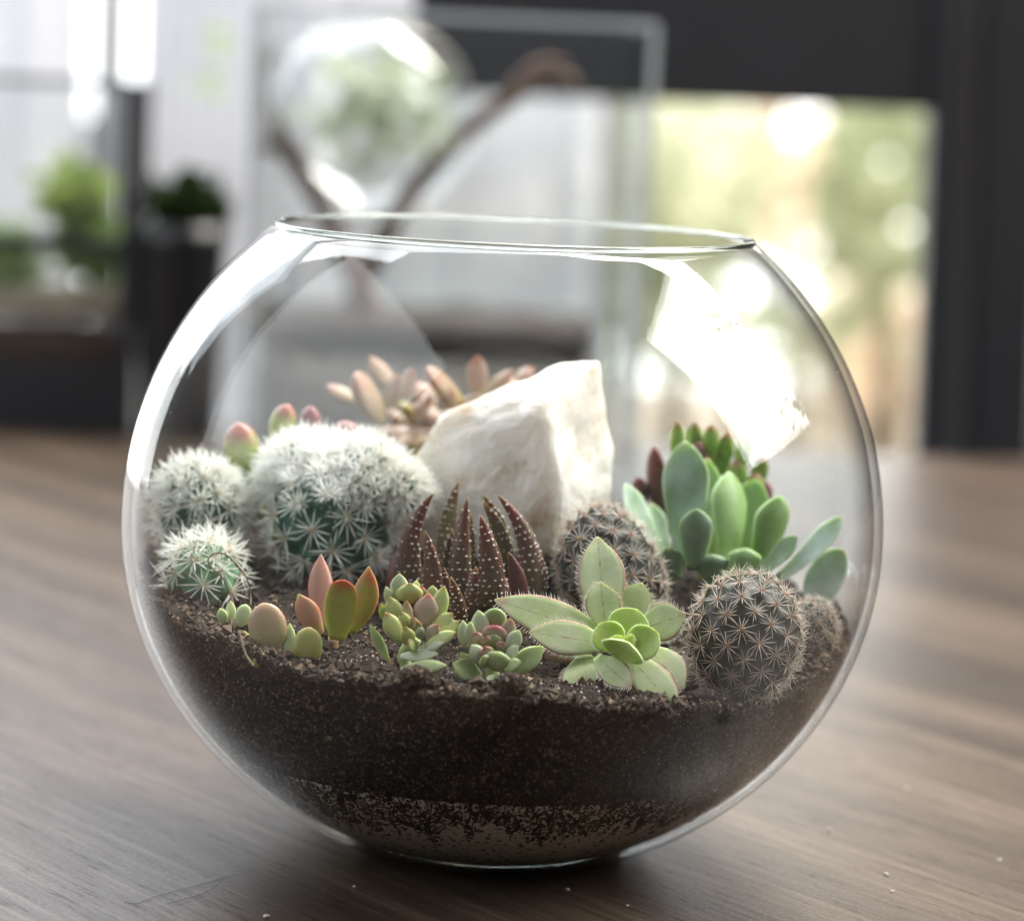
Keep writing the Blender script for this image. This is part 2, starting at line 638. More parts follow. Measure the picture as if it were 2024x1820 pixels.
# ------------------------------------------------------------------ leaves
PROF = {
    'ovate': ([0, .12, .35, .6, .8, .92, 1], [.30, .52, .92, 1, .70, .32, .03]),
    'finger': ([0, .15, .5, .78, .92, 1], [.50, .70, 1, .86, .52, .04]),
    'taper': ([0, .2, .5, .78, 1], [.96, 1, .86, .50, .03]),
    'round': ([0, .1, .3, .58, .82, .94, 1], [.22, .5, .9, 1, .78, .45, .05]),
    'blade': ([0, .2, .5, .74, .9, 1], [.50, .64, .92, 1, .62, .05]),
    'blunt': ([0, .15, .5, .8, .94, 1], [.45, .68, .98, .92, .66, .12]),
}


def prof_at(kind, u):
    xs, ys = PROF[kind]
    for i in range(len(xs) - 1):
        if u <= xs[i + 1] + 1e-9:
            h = xs[i + 1] - xs[i]
            t = (u - xs[i]) / h

            def sl(j):
                if j <= 0:
                    return (ys[1] - ys[0]) / (xs[1] - xs[0])
                if j >= len(xs) - 1:
                    return (ys[-1] - ys[-2]) / (xs[-1] - xs[-2]) * 1.5
                return (ys[j + 1] - ys[j - 1]) / (xs[j + 1] - xs[j - 1])
            m0, m1 = sl(i) * h, sl(i + 1) * h
            return max(.02, (2 * t ** 3 - 3 * t * t + 1) * ys[i] + (t ** 3 - 2 * t * t + t) * m0 + (-2 * t ** 3 + 3 * t * t) * ys[i + 1] + (t ** 3 - t * t) * m1)
    return ys[-1]


class Leaf:
    def __init__(s, base, tip, w, up, kind='ovate', thick=.35, bend=0.0, bow=0.0, cup=0.0, crease=0.0, wob=.04, nu=14, nv=12, top=.45):
        s.b, s.t, s.w, s.kind = Vector(base), Vector(tip), w, kind
        s.L = (s.t - s.b).length
        ax = (s.t - s.b).normalized()
        up = Vector(up)
        nrm = up - ax * up.dot(ax)
        if nrm.length < 1e-3:
            nrm = Vector((0, -1, 0)) - ax * Vector((0, -1, 0)).dot(ax)
        nrm.normalize()
        side = ax.cross(nrm)
        s.ctrl = (s.b + s.t) / 2 - nrm * bend * s.L * 1.0 + side * bow * s.L
        s.nrm0, s.thick, s.cup, s.crease, s.nu, s.nv, s.top = nrm, thick, cup, crease, nu, nv, top
        s.seed = random.random() * 50
        s.wob = wob

    def frame(s, u):
        c = s.b * (1 - u) ** 2 + s.ctrl * 2 * u * (1 - u) + s.t * u * u
        d = ((s.ctrl - s.b) * (1 - u) + (s.t - s.ctrl) * u).normalized()
        n = (s.nrm0 - d * s.nrm0.dot(d)).normalized()
        return c, d, n, d.cross(n)

    def at(s, u, a):
        c, d, n, sd = s.frame(u)
        h = prof_at(s.kind, u) * s.w / 2
        cy_, sy_ = math.cos(a), math.sin(a)
        hz = h * s.thick * (1 if sy_ < 0 else s.top)
        wv = 1 + s.wob * noise.noise(Vector((u * 3, cy_ * 1.5, s.seed)))
        off = s.cup * h * cy_ * cy_ + s.crease * h * abs(cy_)
        return c + sd * (cy_ * h * wv) + n * (math.copysign(abs(sy_) ** .85, sy_) * hz * wv + off)

    def mesh(s, origin, name='leaf'):
        vs_, fs, tp, eg, tt = [], [], [], [], []
        nu, nv = s.nu, s.nv
        for i in range(nu + 1):
            u = 1 - (1 - i / nu) ** 1.45
            for j in range(nv):
                a = 2 * math.pi * j / nv
                vs_.append(s.at(u, a) - origin)
                tp.append(u)
                eg.append(abs(math.cos(a)))
                tt.append(1.0 if math.sin(a) > -.01 else 0.0)
        for i in range(nu):
            for j in range(nv):
                k = (j + 1) % nv
                fs.append((i * nv + j, i * nv + k, (i + 1) * nv + k, (i + 1) * nv + j))
        fs.append(tuple(reversed(range(nv))))
        fs.append(tuple(nu * nv + j for j in range(nv)))
        return mesh(name, vs_, fs, True, {'tip': tp, 'edge': eg, 'top': tt})


def put_leaf(root, lf, mat, name='leaf', label=None):
    o = link(name, lf.mesh(root.location), mat, root)
    if label:
        o['label'] = label
    return o


def stem(root, pts, rad, mat, name='stem'):
    v_, f_ = tube([Vector(p) - root.location for p in smooth_path(pts, 4)], rad, 8)
    return link(name, mesh(name, v_, f_), mat, root)


def spikes(name, items, mat, parent, origin, width=.14):
    """items: (base point, direction vector with length) -> three-sided spikes joined"""
    vs_, fs = [], []
    for p, d in items:
        d = Vector(d)
        a = d.cross(Vector((.2, .5, .84)))
        a = a.normalized() if a.length > 1e-9 else Vector((1, 0, 0))
        b = d.normalized().cross(a)
        w = d.length * width
        k = len(vs_)
        for q in range(3):
            t = q * 2.094
            vs_.append(Vector(p) - origin + (a * math.cos(t) + b * math.sin(t)) * w)
        vs_.append(Vector(p) - origin + d)
        fs += [(k, k + 1, k + 3), (k + 1, k + 2, k + 3), (k + 2, k, k + 3)]
    return link(name, mesh(name, vs_, fs, False), mat, parent)


CAMDIR = Vector((0, -1, .18)).normalized()


class Disc:
    """a rosette seen from the front: its leaves' depths follow a tilted plane through (cx, cy) at depth Y"""

    def __init__(s, root, k, cx, cy_, Y, slope, deep):
        s.root, s.k, s.Y, s.slope, s.deep = root, k, Y, slope, deep
        s.c = K(k, cx, cy_)
        s.axis = Vector((0, -1, slope)).normalized()

    def depth(s, py):
        return s.Y + (s.c[1] - py) * mpp(s.Y) * s.slope

    def leaf(s, bx, by, tx, ty, w, mat, kind='finger', dz=0.0, k=None, tdz=0.0, **kw):
        k = k or s.k
        b, t = K(k, bx, by), K(k, tx, ty)
        sc = CROPS[k][2]
        B = P(*b, s.depth(b[1]) + s.deep + dz)
        T = P(*t, s.depth(t[1]) + dz + tdz)
        lf = Leaf(B, T, w * sc * mpp(s.Y), kw.pop('up', s.axis), kind, **kw)
        return put_leaf(s.root, lf, mat), lf


# ------------------------------------------------------------------ cacti
def spine_cluster_mesh(n, length, tilt0, tilt1, width, central, pad, jitter=.15):
    vs_, fs, tp = [], [], []

    def spike(d, l, w):
        a = d.cross(Vector((.31, .77, .55))).normalized()
        b = d.cross(a)
        k = len(vs_)
        for h, ww, tt in ((0.0, w, 0.0), (.66 * l, w * .78, .6)):
            for q in range(3):
                t = q * 2.094
                vs_.append(d * h + (a * math.cos(t) + b * math.sin(t)) * ww)
                tp.append(tt)
        vs_.append(d * l)
        tp.append(1.0)
        for q in range(3):
            g = (q + 1) % 3
            fs.extend([(k + q, k + g, k + 3 + g, k + 3 + q), (k + 3 + q, k + 3 + g, k + 6)])
    for i in range(n):
        a = 2 * math.pi * (i + random.uniform(-.3, .3)) / n
        ti = R_(random.uniform(tilt0, tilt1))
        spike(Vector((math.sin(ti) * math.cos(a), math.sin(ti) * math.sin(a), math.cos(ti))), length * random.uniform(1 - jitter * 2, 1 + jitter), width)
    for i in range(central):
        a, ti = random.random() * 6.28, R_(random.uniform(5, 35))
        spike(Vector((math.sin(ti) * math.cos(a), math.sin(ti) * math.sin(a), math.cos(ti))), length * random.uniform(.6, .95), width * 1.15)
    if pad:
        k = len(vs_)
        for q in range(6):
            vs_.append(Vector((math.cos(q * 1.047) * pad, math.sin(q * 1.047) * pad, -pad * .3)))
            tp.append(0.0)
        vs_.append(Vector((0, 0, pad * .75)))
        tp.append(0.0)
        fs.extend([(k + q, k + (q + 1) % 6, k + 6) for q in range(6)])
    return mesh('spine_cluster', vs_, fs, False, {'tip': tp})


def cactus_body(root, c, rad, tilt, n_areole, bump_h, mat, spine_meshes, spine_mat, seed, keep=-.45, zmin=-.55, sscale=1.0, sig=None, dense=None):
    """an ellipsoid of tubercles carrying spine clusters; stem > spine_cluster"""
    rnd = random.Random(seed)
    M = Matrix.Rotation(R_(tilt), 3, 'Y')
    ar = []
    for i in range(n_areole):
        z = 1 - 2 * (i + .5) / n_areole
        a = i * 2.39996 + seed
        q = math.sqrt(1 - z * z)
        ar.append((q * math.cos(a), q * math.sin(a), z))
    A = np.array(ar)
    nu_, nv_ = 56, 40
    dirs = []
    for j in range(nv_ + 1):
        th = math.pi * j / nv_
        for i in range(nu_):
            p = 2 * math.pi * i / nu_
            dirs.append((math.sin(th) * math.cos(p), math.sin(th) * math.sin(p), math.cos(th)))
    D = np.array(dirs)
    sig = sig or 1.35 / math.sqrt(n_areole)
    dist = np.sqrt(np.maximum(0, ((D[:, None, :] - A[None]) ** 2).sum(-1))).min(1)
    h = np.exp(-(dist / sig) ** 2)
    rr_ = 1 + bump_h * (h - .5)
    V = D * rr_[:, None] * np.array(rad)[None]
    V = V @ np.array(M).T
    off = Vector(c) - root.location
    V = V + np.array(off)[None]
    fs = []
    for j in range(nv_):
        for i in range(nu_):
            k = (i + 1) % nu_
            fs.append((j * nu_ + i, (j + 1) * nu_ + i, (j + 1) * nu_ + k, j * nu_ + k))
    extra = []
    if dense:
        for i in range(dense[0]):
            z = 1 - 2 * (i + .5) / dense[0]
            a, q = i * 2.39996 + seed + .7, math.sqrt(1 - z * z)
            if z > dense[1]:
                extra.append((q * math.cos(a), q * math.sin(a), z))
    body = link('stem', mesh('stem', V.tolist(), fs, True, {'tip': h.tolist()}), mat, root)
    for ia, a in enumerate(list(A) + extra):
        p = Vector([a[i] * rad[i] * (1 + bump_h * .5) for i in range(3)])
        nn = Vector([a[i] / rad[i] for i in range(3)]).normalized()
        p, nn = M @ p, M @ nn
        wp = Vector(c) + p
        if nn.dot((CAM - wp).normalized()) < keep or a[2] < zmin or wp.z < soil_z(wp.x, wp.y) + .0008:
            continue
        me = rnd.choice(dense[2] if dense and a[2] > dense[1] else spine_meshes)
        if not me.materials:
            me.materials.append(spine_mat)
        o = bpy.data.objects.new('spine_cluster', me)
        col.objects.link(o)
        o.parent = body
        rot = nn.to_track_quat('Z', 'Y').to_matrix() @ Matrix.Rotation(rnd.random() * 6.28, 3, 'Z')
        s_ = rnd.uniform(.85, 1.12) * sscale
        o.matrix_local = Matrix.LocRotScale(off + p, rot.to_quaternion(), Vector((s_, s_, s_)))
    return body


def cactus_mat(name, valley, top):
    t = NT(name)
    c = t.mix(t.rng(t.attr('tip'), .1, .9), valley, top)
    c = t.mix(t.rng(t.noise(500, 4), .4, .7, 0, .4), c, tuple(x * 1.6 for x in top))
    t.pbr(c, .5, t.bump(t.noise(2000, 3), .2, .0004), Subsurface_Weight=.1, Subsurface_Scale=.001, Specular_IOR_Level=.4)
    return t.m


def spine_mat(name, tipc, basec, rough=.4):
    t = NT(name)
    c = t.mix(t.rng(t.attr('tip'), .0, .35), basec, tipc)
    nd = t.pbr(c, rough, None, Specular_IOR_Level=.25)
    tr, mx = t.n('ShaderNodeBsdfTranslucent'), t.n('ShaderNodeMixShader')
    t.set(tr.inputs[0], c)
    mx.inputs[0].default_value = .5
    t.t.links.new(nd.outputs[0], mx.inputs[1])
    t.t.links.new(tr.outputs[0], mx.inputs[2])
    return t.surf(mx.outputs[0])


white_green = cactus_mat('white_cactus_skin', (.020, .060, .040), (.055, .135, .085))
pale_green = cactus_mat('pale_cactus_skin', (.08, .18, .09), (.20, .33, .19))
white_spine = spine_mat('white_spines', (.95, .95, .92), (.80, .72, .60))
wm = [spine_cluster_mesh(13, .0064, 52, 82, .00017, 2, .00042) for _ in range(4)]
wtop = [spine_cluster_mesh(18, .0058, 24, 76, .00016, 5, .00040) for _ in range(4)]


def pix(k, x, y, Y):
    return P(*K(k, x, y), Y)


c0 = pix(1, 1190, 900, .002)
big = thing('white_spined_cactus', 'largest white-spined cactus, a wide dome of several heads', 'cactus', (c0.x, c0.y, soil_z(c0.x, c0.y)), 'white star-spined cacti')
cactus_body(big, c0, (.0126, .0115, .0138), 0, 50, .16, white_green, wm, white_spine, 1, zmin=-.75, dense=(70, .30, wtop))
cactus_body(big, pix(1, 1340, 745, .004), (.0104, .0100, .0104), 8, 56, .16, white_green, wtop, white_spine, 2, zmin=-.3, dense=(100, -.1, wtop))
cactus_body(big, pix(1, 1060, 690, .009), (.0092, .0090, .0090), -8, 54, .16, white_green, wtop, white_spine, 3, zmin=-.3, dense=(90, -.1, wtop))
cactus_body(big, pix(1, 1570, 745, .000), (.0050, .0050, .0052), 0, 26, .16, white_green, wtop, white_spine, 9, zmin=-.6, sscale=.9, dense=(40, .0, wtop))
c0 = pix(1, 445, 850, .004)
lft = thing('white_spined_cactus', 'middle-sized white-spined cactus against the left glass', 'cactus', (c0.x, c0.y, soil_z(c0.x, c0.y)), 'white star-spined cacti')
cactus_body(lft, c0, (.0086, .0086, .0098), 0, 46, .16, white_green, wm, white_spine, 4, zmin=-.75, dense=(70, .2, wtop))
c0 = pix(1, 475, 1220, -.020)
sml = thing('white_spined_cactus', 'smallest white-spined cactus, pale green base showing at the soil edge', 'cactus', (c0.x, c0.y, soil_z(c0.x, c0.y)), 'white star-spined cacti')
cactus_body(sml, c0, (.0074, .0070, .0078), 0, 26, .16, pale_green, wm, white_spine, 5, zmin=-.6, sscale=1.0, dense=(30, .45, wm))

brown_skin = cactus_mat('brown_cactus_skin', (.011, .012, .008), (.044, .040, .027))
brown_spine = spine_mat('tan_spines', (.88, .82, .75), (.52, .31, .19), .5)
bmsh = [spine_cluster_mesh(13, .0038, 55, 84, .000075, 2, .00042) for _ in range(4)]
c0 = pix(2, 1410, 640, -.012)
o = thing('brown_spined_cactus', 'leaning oval brown-spined cactus behind the hairy houseleek', 'cactus', (c0.x, c0.y, soil_z(c0.x, c0.y)), 'brown-spined cacti')
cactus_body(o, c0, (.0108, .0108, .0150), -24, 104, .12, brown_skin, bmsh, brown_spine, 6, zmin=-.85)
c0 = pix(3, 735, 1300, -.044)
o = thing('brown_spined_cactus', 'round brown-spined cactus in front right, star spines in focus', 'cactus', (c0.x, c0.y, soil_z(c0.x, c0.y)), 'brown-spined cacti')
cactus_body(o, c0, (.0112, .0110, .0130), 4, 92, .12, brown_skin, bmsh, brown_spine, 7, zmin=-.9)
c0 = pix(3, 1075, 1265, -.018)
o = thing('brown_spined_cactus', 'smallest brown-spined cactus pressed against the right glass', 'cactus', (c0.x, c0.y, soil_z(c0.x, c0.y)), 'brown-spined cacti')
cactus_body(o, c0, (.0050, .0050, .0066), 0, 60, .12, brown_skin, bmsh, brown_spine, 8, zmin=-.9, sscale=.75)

# ------------------------------------------------------------------ tall brown zebra aloe
aloe_m = plant_mat('aloe_leaf', (.120, .052, .036), (.092, .062, .034), tip=(.17, .035, .028), tip0=.45, tip1=1.0, tipmax=.8, rough=.30, sss=.2, root=(.060, .050, .024))
aloe_o = plant_mat('aloe_olive_leaf', (.125, .105, .045), (.10, .075, .035), tip=(.16, .040, .025), tip0=.62, tip1=1.05, rough=.36, sss=.25)
aloe_r = plant_mat('aloe_red_leaf', (.12, .032, .026), (.085, .030, .024), rough=.36, sss=.2)
wart = NT('white_tubercles')
wart.pbr((.66, .58, .50), .45)
base = pix(2, 600, 880, -.028)
aloe = thing('aloe', 'reddish brown aloe with upright pointed leaves and white dots', 'succulent', (base.x, base.y, soil_z(base.x, base.y)))
AL = [  # bx, by, bY, tx, ty, tY, width, bow, facing, material
    (480, 640, -.014, 556, 122, -.008, 118, .05, 1, aloe_o, 5), (800, 640, -.014, 690, 195, -.012, 120, -.10, 1, aloe_o, 5),
    (790, 700, -.018, 690, 236, -.018, 120, -.12, 1, aloe_o, 5), (610, 640, -.014, 622, 300, -.014, 80, .0, 1, aloe_o, 3),
    (520, 700, -.018, 520, 400, -.020, 130, .0, 1, aloe_o, 4),
    (330, 800, -.024, 414, 185, -.024, 135, .13, -1, aloe_m, 5), (575, 830, -.030, 604, 212, -.026, 128, .03, -1, aloe_m, 5),
    (725, 850, -.034, 676, 312, -.034, 150, -.05, -1, aloe_m, 5), (930, 800, -.024, 772, 196, -.020, 128, -.13, -1, aloe_m, 5),
    (235, 780, -.022, 272, 452, -.020, 135, .10, -1, aloe_r, 0), (390, 860, -.034, 366, 400, -.033, 118, -.06, -1, aloe_m, 3),
    (1000, 780, -.022, 955, 428, -.022, 80, -.08, -1, aloe_m, 4), (890, 830, -.036, 832, 516, -.038, 105, -.06, -1, aloe_r, 0),
    (560, 940, -.044, 510, 655, -.046, 90, -.04, -1, aloe_m, 3), (660, 900, -.032, 650, 600, -.032, 150, 0, -1, aloe_m, 5),
    (470, 900, -.032, 470, 600, -.032, 130, 0, -1, aloe_m, 4), (800, 900, -.030, 800, 640, -.030, 140, 0, -1, aloe_m, 4),
]
for bx, by, bY, tx, ty, tY, w, bow, face, m, nw in AL:
    up = Vector((0, face * -1.0, .0)) + Vector((.25 if bx < 600 else -.25, 0, 0))
    lf = Leaf(pix(2, bx, by, bY), pix(2, tx, ty, tY), w * 1.10 * .3515 * mpp(-.025), up, 'taper', thick=.62, bow=bow * (2.3 if face < 0 else -2.0), bend=.02, top=.35, nu=18)
    lo = put_leaf(aloe, lf, m)
    if nw:
        vs_, fs = [], []
        for r_ in range(13):
            u = .06 + .82 * (r_ + random.uniform(-.2, .2)) / 12
            for q in range(nw):
                a = math.pi * (1 + (q + .5 + (.28 if r_ % 2 else -.12)) / nw) + random.uniform(-.1, .1)
                if face > 0:
                    a = -a
                if random.random() < .12 + .55 * max(0, u - .3):
                    continue
                p = lf.at(u, a)
                c_ = lf.frame(u)[0]
                nn = (p - c_).normalized()
                s_ = random.uniform(.00015, .00034)
                sd = lf.frame(u)[3]
                k = len(vs_)
                for e in range(6):
                    t = e * 1.0472
                    d2 = lf.frame(u)[1] * math.sin(t) * .8 + nn.cross(lf.frame(u)[1]) * math.cos(t) * 1.35
                    vs_.append(p + d2 * s_ - nn * s_ * .2 - aloe.location)
                for e in range(6):
                    t = e * 1.0472
                    d2 = lf.frame(u)[1] * math.sin(t) * .8 + nn.cross(lf.frame(u)[1]) * math.cos(t) * 1.35
                    vs_.append(p + d2 * s_ * .6 + nn * s_ * .55 - aloe.location)
                vs_.append(p + nn * s_ * .8 - aloe.location)
                for e in range(6):
                    g = (e + 1) % 6
                    fs += [(k + e, k + g, k + 6 + g, k + 6 + e), (k + 6 + e, k + 6 + g, k + 12)]
        link('tubercles', mesh('tubercles', vs_, fs), wart.m, lo)['kind'] = 'stuff'

# ------------------------------------------------------------------ hairy houseleek
hl = plant_mat('houseleek_leaf', (.46, .53, .28), (.56, .60, .41), edge=(.32, .10, .12), edge0=.80, edgemax=.9, tip=(.42, .22, .20), tip0=.86, tip1=1.08,
               rough=.24, sss=.3, vein=(.30, .14, .16), root=(.40, .52, .20), mottle=160)
hl_c = plant_mat('houseleek_heart_leaf', (.31, .46, .07), (.38, .50, .13), tip=(.56, .60, .28), tip0=.45, tip1=1.1, tipmax=.7, edge=(.80, .78, .66), edge0=.93, edgemax=.7, rough=.32, sss=.4)
hair = NT('pale_leaf_hair')
hair.pbr((.82, .80, .72), .45, Subsurface_Weight=.0)
c0 = pix(6, 760, 1180, -.050)
leek = thing('houseleek', 'pale green houseleek rosette with hairy leaf edges and bright green heart', 'succulent', (c0.x, c0.y, soil_z(c0.x, c0.y)))
D = Disc(leek, 6, 740, 1120, -.053, .55, .0025)
HL = [  # base, tip, width, dz, keywords
    (590, 940, 522, 150, 390, .004, dict(crease=.18, bend=-.03)), (790, 930, 930, 570, 300, .005, dict(cup=.1)),
    (600, 1000, 548, 560, 290, .001, dict(crease=.12, cup=.1)), (900, 1000, 1325, 862, 330, .001, dict(cup=.14, bend=.05)),
    (960, 1160, 1310, 1540, 330, -.001, dict(cup=.06, bend=-.06)), (800, 1240, 1245, 1745, 320, -.002, dict(cup=.06, bend=-.07)),
    (510, 1240, 830, 1520, 235, -.004, dict(cup=.12, bend=.02)), (400, 1230, 440, 1690, 400, -.001, dict(cup=.05, bend=-.08)),
]


def cilia(lf, lo, n=30, length=.0013):
    it = []
    for side in (0.0, math.pi):
        for i in range(n):
            u = .25 + .74 * (i + random.random() * .6) / n
            if u > .985:
                continue
            p = lf.at(u, side)
            c_, d, n_, sd = lf.frame(u)
            out = (p - c_).normalized()
            it.append((p - out * .00008, (out + d * .55 + n_ * random.uniform(-.1, .5)).normalized() * length * random.uniform(.6, 1.15)))
    spikes('leaf_hairs', it, hair.m, lo, leek.location, .085)['kind'] = 'stuff'


for bx, by, tx, ty, w, dz, kw in HL:
    lo, lf = D.leaf(bx, by, tx, ty, w * 1.14, hl, 'ovate', dz, thick=.30, nu=18, nv=16, **kw)
    cilia(lf, lo)
for bx, by, tx, ty, w, dz, kw in [(1400, 1010, 755, 785, 235, .002, dict(cup=.10, bend=-.03)), (1400, 1035, 948, 968, 205, -.002, dict(cup=.10, bend=.03))]:
    lo, lf = D.leaf(bx, by, tx, ty, w, hl, 'ovate', dz, k=2, thick=.30, nu=18, nv=16, **kw)
    cilia(lf, lo)
for bx, by, tx, ty, w, dz, kw in [(730, 1130, 885, 812, 400, -.002, dict(cup=.28, bend=.10)), (700, 1190, 540, 940, 330, -.004, dict(cup=.30, bend=.12)),
                                  (780, 1210, 1080, 1030, 340, -.006, dict(cup=.30, bend=.15)), (720, 1200, 690, 1040, 150, -.005, dict(cup=.4)),
                                  (760, 1200, 850, 1040, 110, -.006, dict(cup=.4)), (720, 1270, 800, 1110, 420, -.007, dict(cup=.30, bend=.2))]:
    lo, lf = D.leaf(bx, by, tx, ty, w, hl_c, 'round', dz, thick=.30, nu=18, nv=18, **kw)
    cilia(lf, lo, 18, .0007)
stem(leek, [leek.location + Vector((0, 0, -.002)), pix(6, 740, 1150, -.049)], .0022, hl)
brownleaf = plant_mat('withered_leaf', (.20, .10, .05), (.13, .07, .04), rough=.6, sss=.1)
D.leaf(420, 1250, 30, 1250, 110, brownleaf, 'ovate', .003, thick=.12)[0]['label'] = 'withered brown lower leaf'

# ------------------------------------------------------------------ two small sedums
sd_y = plant_mat('yellow_sedum_leaf', (.48, .51, .17), (.41, .46, .20), tip=(.24, .045, .055), tip0=.80, tip1=1.02, tipmax=.85, edge=(.42, .18, .20), edge0=.94, edgemax=.45, rough=.40, sss=.3)
sd_p = plant_mat('pink_sedum_leaf', (.44, .32, .26), (.36, .35, .21), tip=(.36, .08, .10), tip0=.72, tip1=1.0, edge=(.40, .14, .18), edge0=.88, rough=.42, sss=.3)
sd_w = plant_mat('pale_sedum_leaf', (.50, .52, .39), (.42, .46, .31), tip=(.46, .20, .19), tip0=.94, tip1=1.2, rough=.42, sss=.3)
sd_g = plant_mat('green_sedum_leaf', (.27, .34, .13), (.34, .39, .20), edge=(.60, .62, .42), edge0=.92, rough=.42, sss=.3)
c0 = pix(7, 450, 1150, -.062)
o = thing('sedum', 'yellow-green sedum sprig of stubby red-tipped leaves', 'succulent', (c0.x, c0.y, soil_z(c0.x, c0.y)), 'small stonecrop rosettes at the front')
D = Disc(o, 7, 520, 650, -.065, .75, .0040)
for tx, ty, bx, by, w, m in [
        (330, 140, 330, 430, 155, sd_w), (515, 205, 490, 430, 85, sd_w), (440, 240, 440, 460, 230, sd_y), (560, 270, 540, 460, 120, sd_p), (680, 268, 680, 440, 105, sd_w),
        (805, 268, 700, 700, 150, sd_y), (188, 278, 260, 500, 90, sd_w), (230, 390, 310, 680, 160, sd_y), (140, 455, 180, 650, 75, sd_y), (185, 550, 340, 870, 160, sd_y),
        (395, 705, 440, 910, 135, sd_y), (405, 425, 430, 720, 95, sd_p), (350, 545, 420, 760, 120, sd_y), (640, 350, 590, 710, 215, sd_p), (470, 600, 490, 740, 95, sd_p),
        (520, 640, 530, 770, 80, sd_p), (530, 710, 570, 830, 95, sd_w), (890, 555, 710, 780, 155, sd_y), (960, 640, 690, 850, 150, sd_y), (930, 760, 600, 900, 130, sd_y),
        (740, 675, 620, 860, 125, sd_p), (800, 870, 540, 930, 110, sd_w), (420, 850, 500, 940, 120, sd_y)]:
    D.leaf(bx, by, tx, ty, w * 1.28, m, 'ovate', random.uniform(-.001, .001), cup=.12, thick=.50, bend=random.uniform(.03, .10), top=.8)
D.leaf(340, 1010, 740, 985, 150, sd_w, 'ovate', .002, thick=.4)
D.leaf(340, 1150, 830, 1108, 170, sd_g, 'ovate', .001, thick=.5)
D.leaf(220, 1080, 20, 680, 120, sd_g, 'ovate', .004, thick=.4)
stem(o, [o.location + Vector((0, 0, -.003)), pix(7, 380, 1030, -.060), pix(7, 500, 820, -.060)], .0015, sd_g)
c0 = pix(7, 1320, 1200, -.064)
o = thing('sedum', 'grey-green sedum rosette with pink-edged leaves beside the houseleek', 'succulent', (c0.x, c0.y, soil_z(c0.x, c0.y)), 'small stonecrop rosettes at the front')
D = Disc(o, 7, 1320, 880, -.067, .75, .0035)
for tx, ty, bx, by, w, m in [
        (1325, 780, 1325, 940, 160, sd_g), (1350, 690, 1325, 870, 235, sd_p), (1160, 525, 1210, 820, 145, sd_w), (1335, 505, 1335, 730, 195, sd_g), (1505, 615, 1450, 860, 135, sd_p),
        (1595, 735, 1480, 960, 135, sd_w), (1580, 900, 1450, 1060, 105, sd_w), (1000, 630, 1010, 920, 105, sd_w), (1080, 645, 1070, 920, 95, sd_w), (1120, 755, 1190, 920, 115, sd_p),
        (1230, 640, 1250, 800, 100, sd_p), (1090, 890, 1210, 1090, 140, sd_w), (1230, 910, 1270, 1040, 120, sd_p), (1385, 965, 1340, 1170, 270, sd_g), (1610, 1065, 1430, 1150, 115, sd_g),
        (1210, 1010, 1250, 1120, 120, sd_g), (1420, 860, 1400, 960, 110, sd_p), (1240, 800, 1260, 930, 100, sd_p)]:
    D.leaf(bx, by, tx, ty, w * 1.30, m, 'ovate' if w < 180 else 'round', random.uniform(-.001, .001), cup=.12, thick=.45, bend=random.uniform(.03, .10), top=.8)
for tx, ty, bx, by, w in [(1850, 910, 1480, 1220, 250), (890, 1090, 1190, 1230, 250), (970, 970, 1120, 1210, 160), (1420, 1290, 1260, 1230, 140)]:
    D.leaf(bx, by, tx, ty, w, sd_g, 'ovate', .002, thick=.35, cup=.15)
stem(o, [o.location + Vector((0, 0, -.003)), pix(7, 1320, 1000, -.061)], .0016, sd_g)

# ------------------------------------------------------------------ pink pointed succulent and round-leaved sprig
pk = plant_mat('pink_pointed_leaf', (.42, .19, .17), (.36, .21, .15), edge=(.42, .05, .045), edge0=.84, rough=.36, sss=.3, root=(.42, .26, .16))
pk_g = plant_mat('green_pointed_leaf', (.36, .39, .07), (.42, .38, .10), tip=(.46, .10, .045), tip0=.66, tip1=1.02, edge=(.44, .10, .06), edge0=.88, rough=.34, sss=.35)
pk_o = plant_mat('olive_pointed_leaf', (.22, .19, .04), (.28, .20, .06), tip=(.36, .06, .04), tip0=.6, tip1=1.0, edge=(.42, .10, .07), edge0=.82, rough=.36, sss=.3)
c0 = pix(8, 1350, 1150, -.050)
o = thing('pointed_succulent', 'young succulent with four pointed pink and green leaves', 'succulent', (c0.x, c0.y, soil_z(c0.x, c0.y)))
for bx, by, bY, tx, ty, tY, w, m, bow, fc in [(1250, 900, -.044, 1225, 142, -.038, 260, pk, .04, -1), (1385, 1010, -.054, 1470, 405, -.058, 335, pk_g, -.02, 1),
                                              (1530, 940, -.047, 1705, 265, -.046, 280, pk_o, -.12, -1), (1230, 950, -.050, 998, 542, -.050, 240, pk, .07, -1)]:
    lf = Leaf(pix(8, bx, by, bY), pix(8, tx, ty, tY), w * .1953 * mpp(-.048), (.3 if tx > 1500 else -.1, fc * -1.0, .3), 'blunt' if m is pk_g else 'ovate', thick=.26, bow=bow, cup=.15, nu=18, nv=14, top=.5, bend=.03)
    put_leaf(o, lf, m)
stem(o, [o.location + Vector((0, 0, -.003)), pix(8, 1350, 980, -.050)], .0012, pk)
rd = plant_mat('round_leaf', (.44, .36, .22), (.42, .38, .18), tip=(.42, .20, .17), tip0=.2, tip1=1.1, tipmax=.6, edge=(.40, .18, .14), edge0=.9, rough=.30, sss=.35)
rd_g = plant_mat('round_green_leaf', (.28, .30, .07), (.34, .31, .10), tip=(.34, .17, .10), tip0=.7, tip1=1.1, tipmax=.6, rough=.34, sss=.35)
rd_p = plant_mat('pale_small_leaf', (.50, .54, .32), (.42, .50, .30), rough=.4, sss=.3)
c0 = pix(8, 900, 1230, -.058)
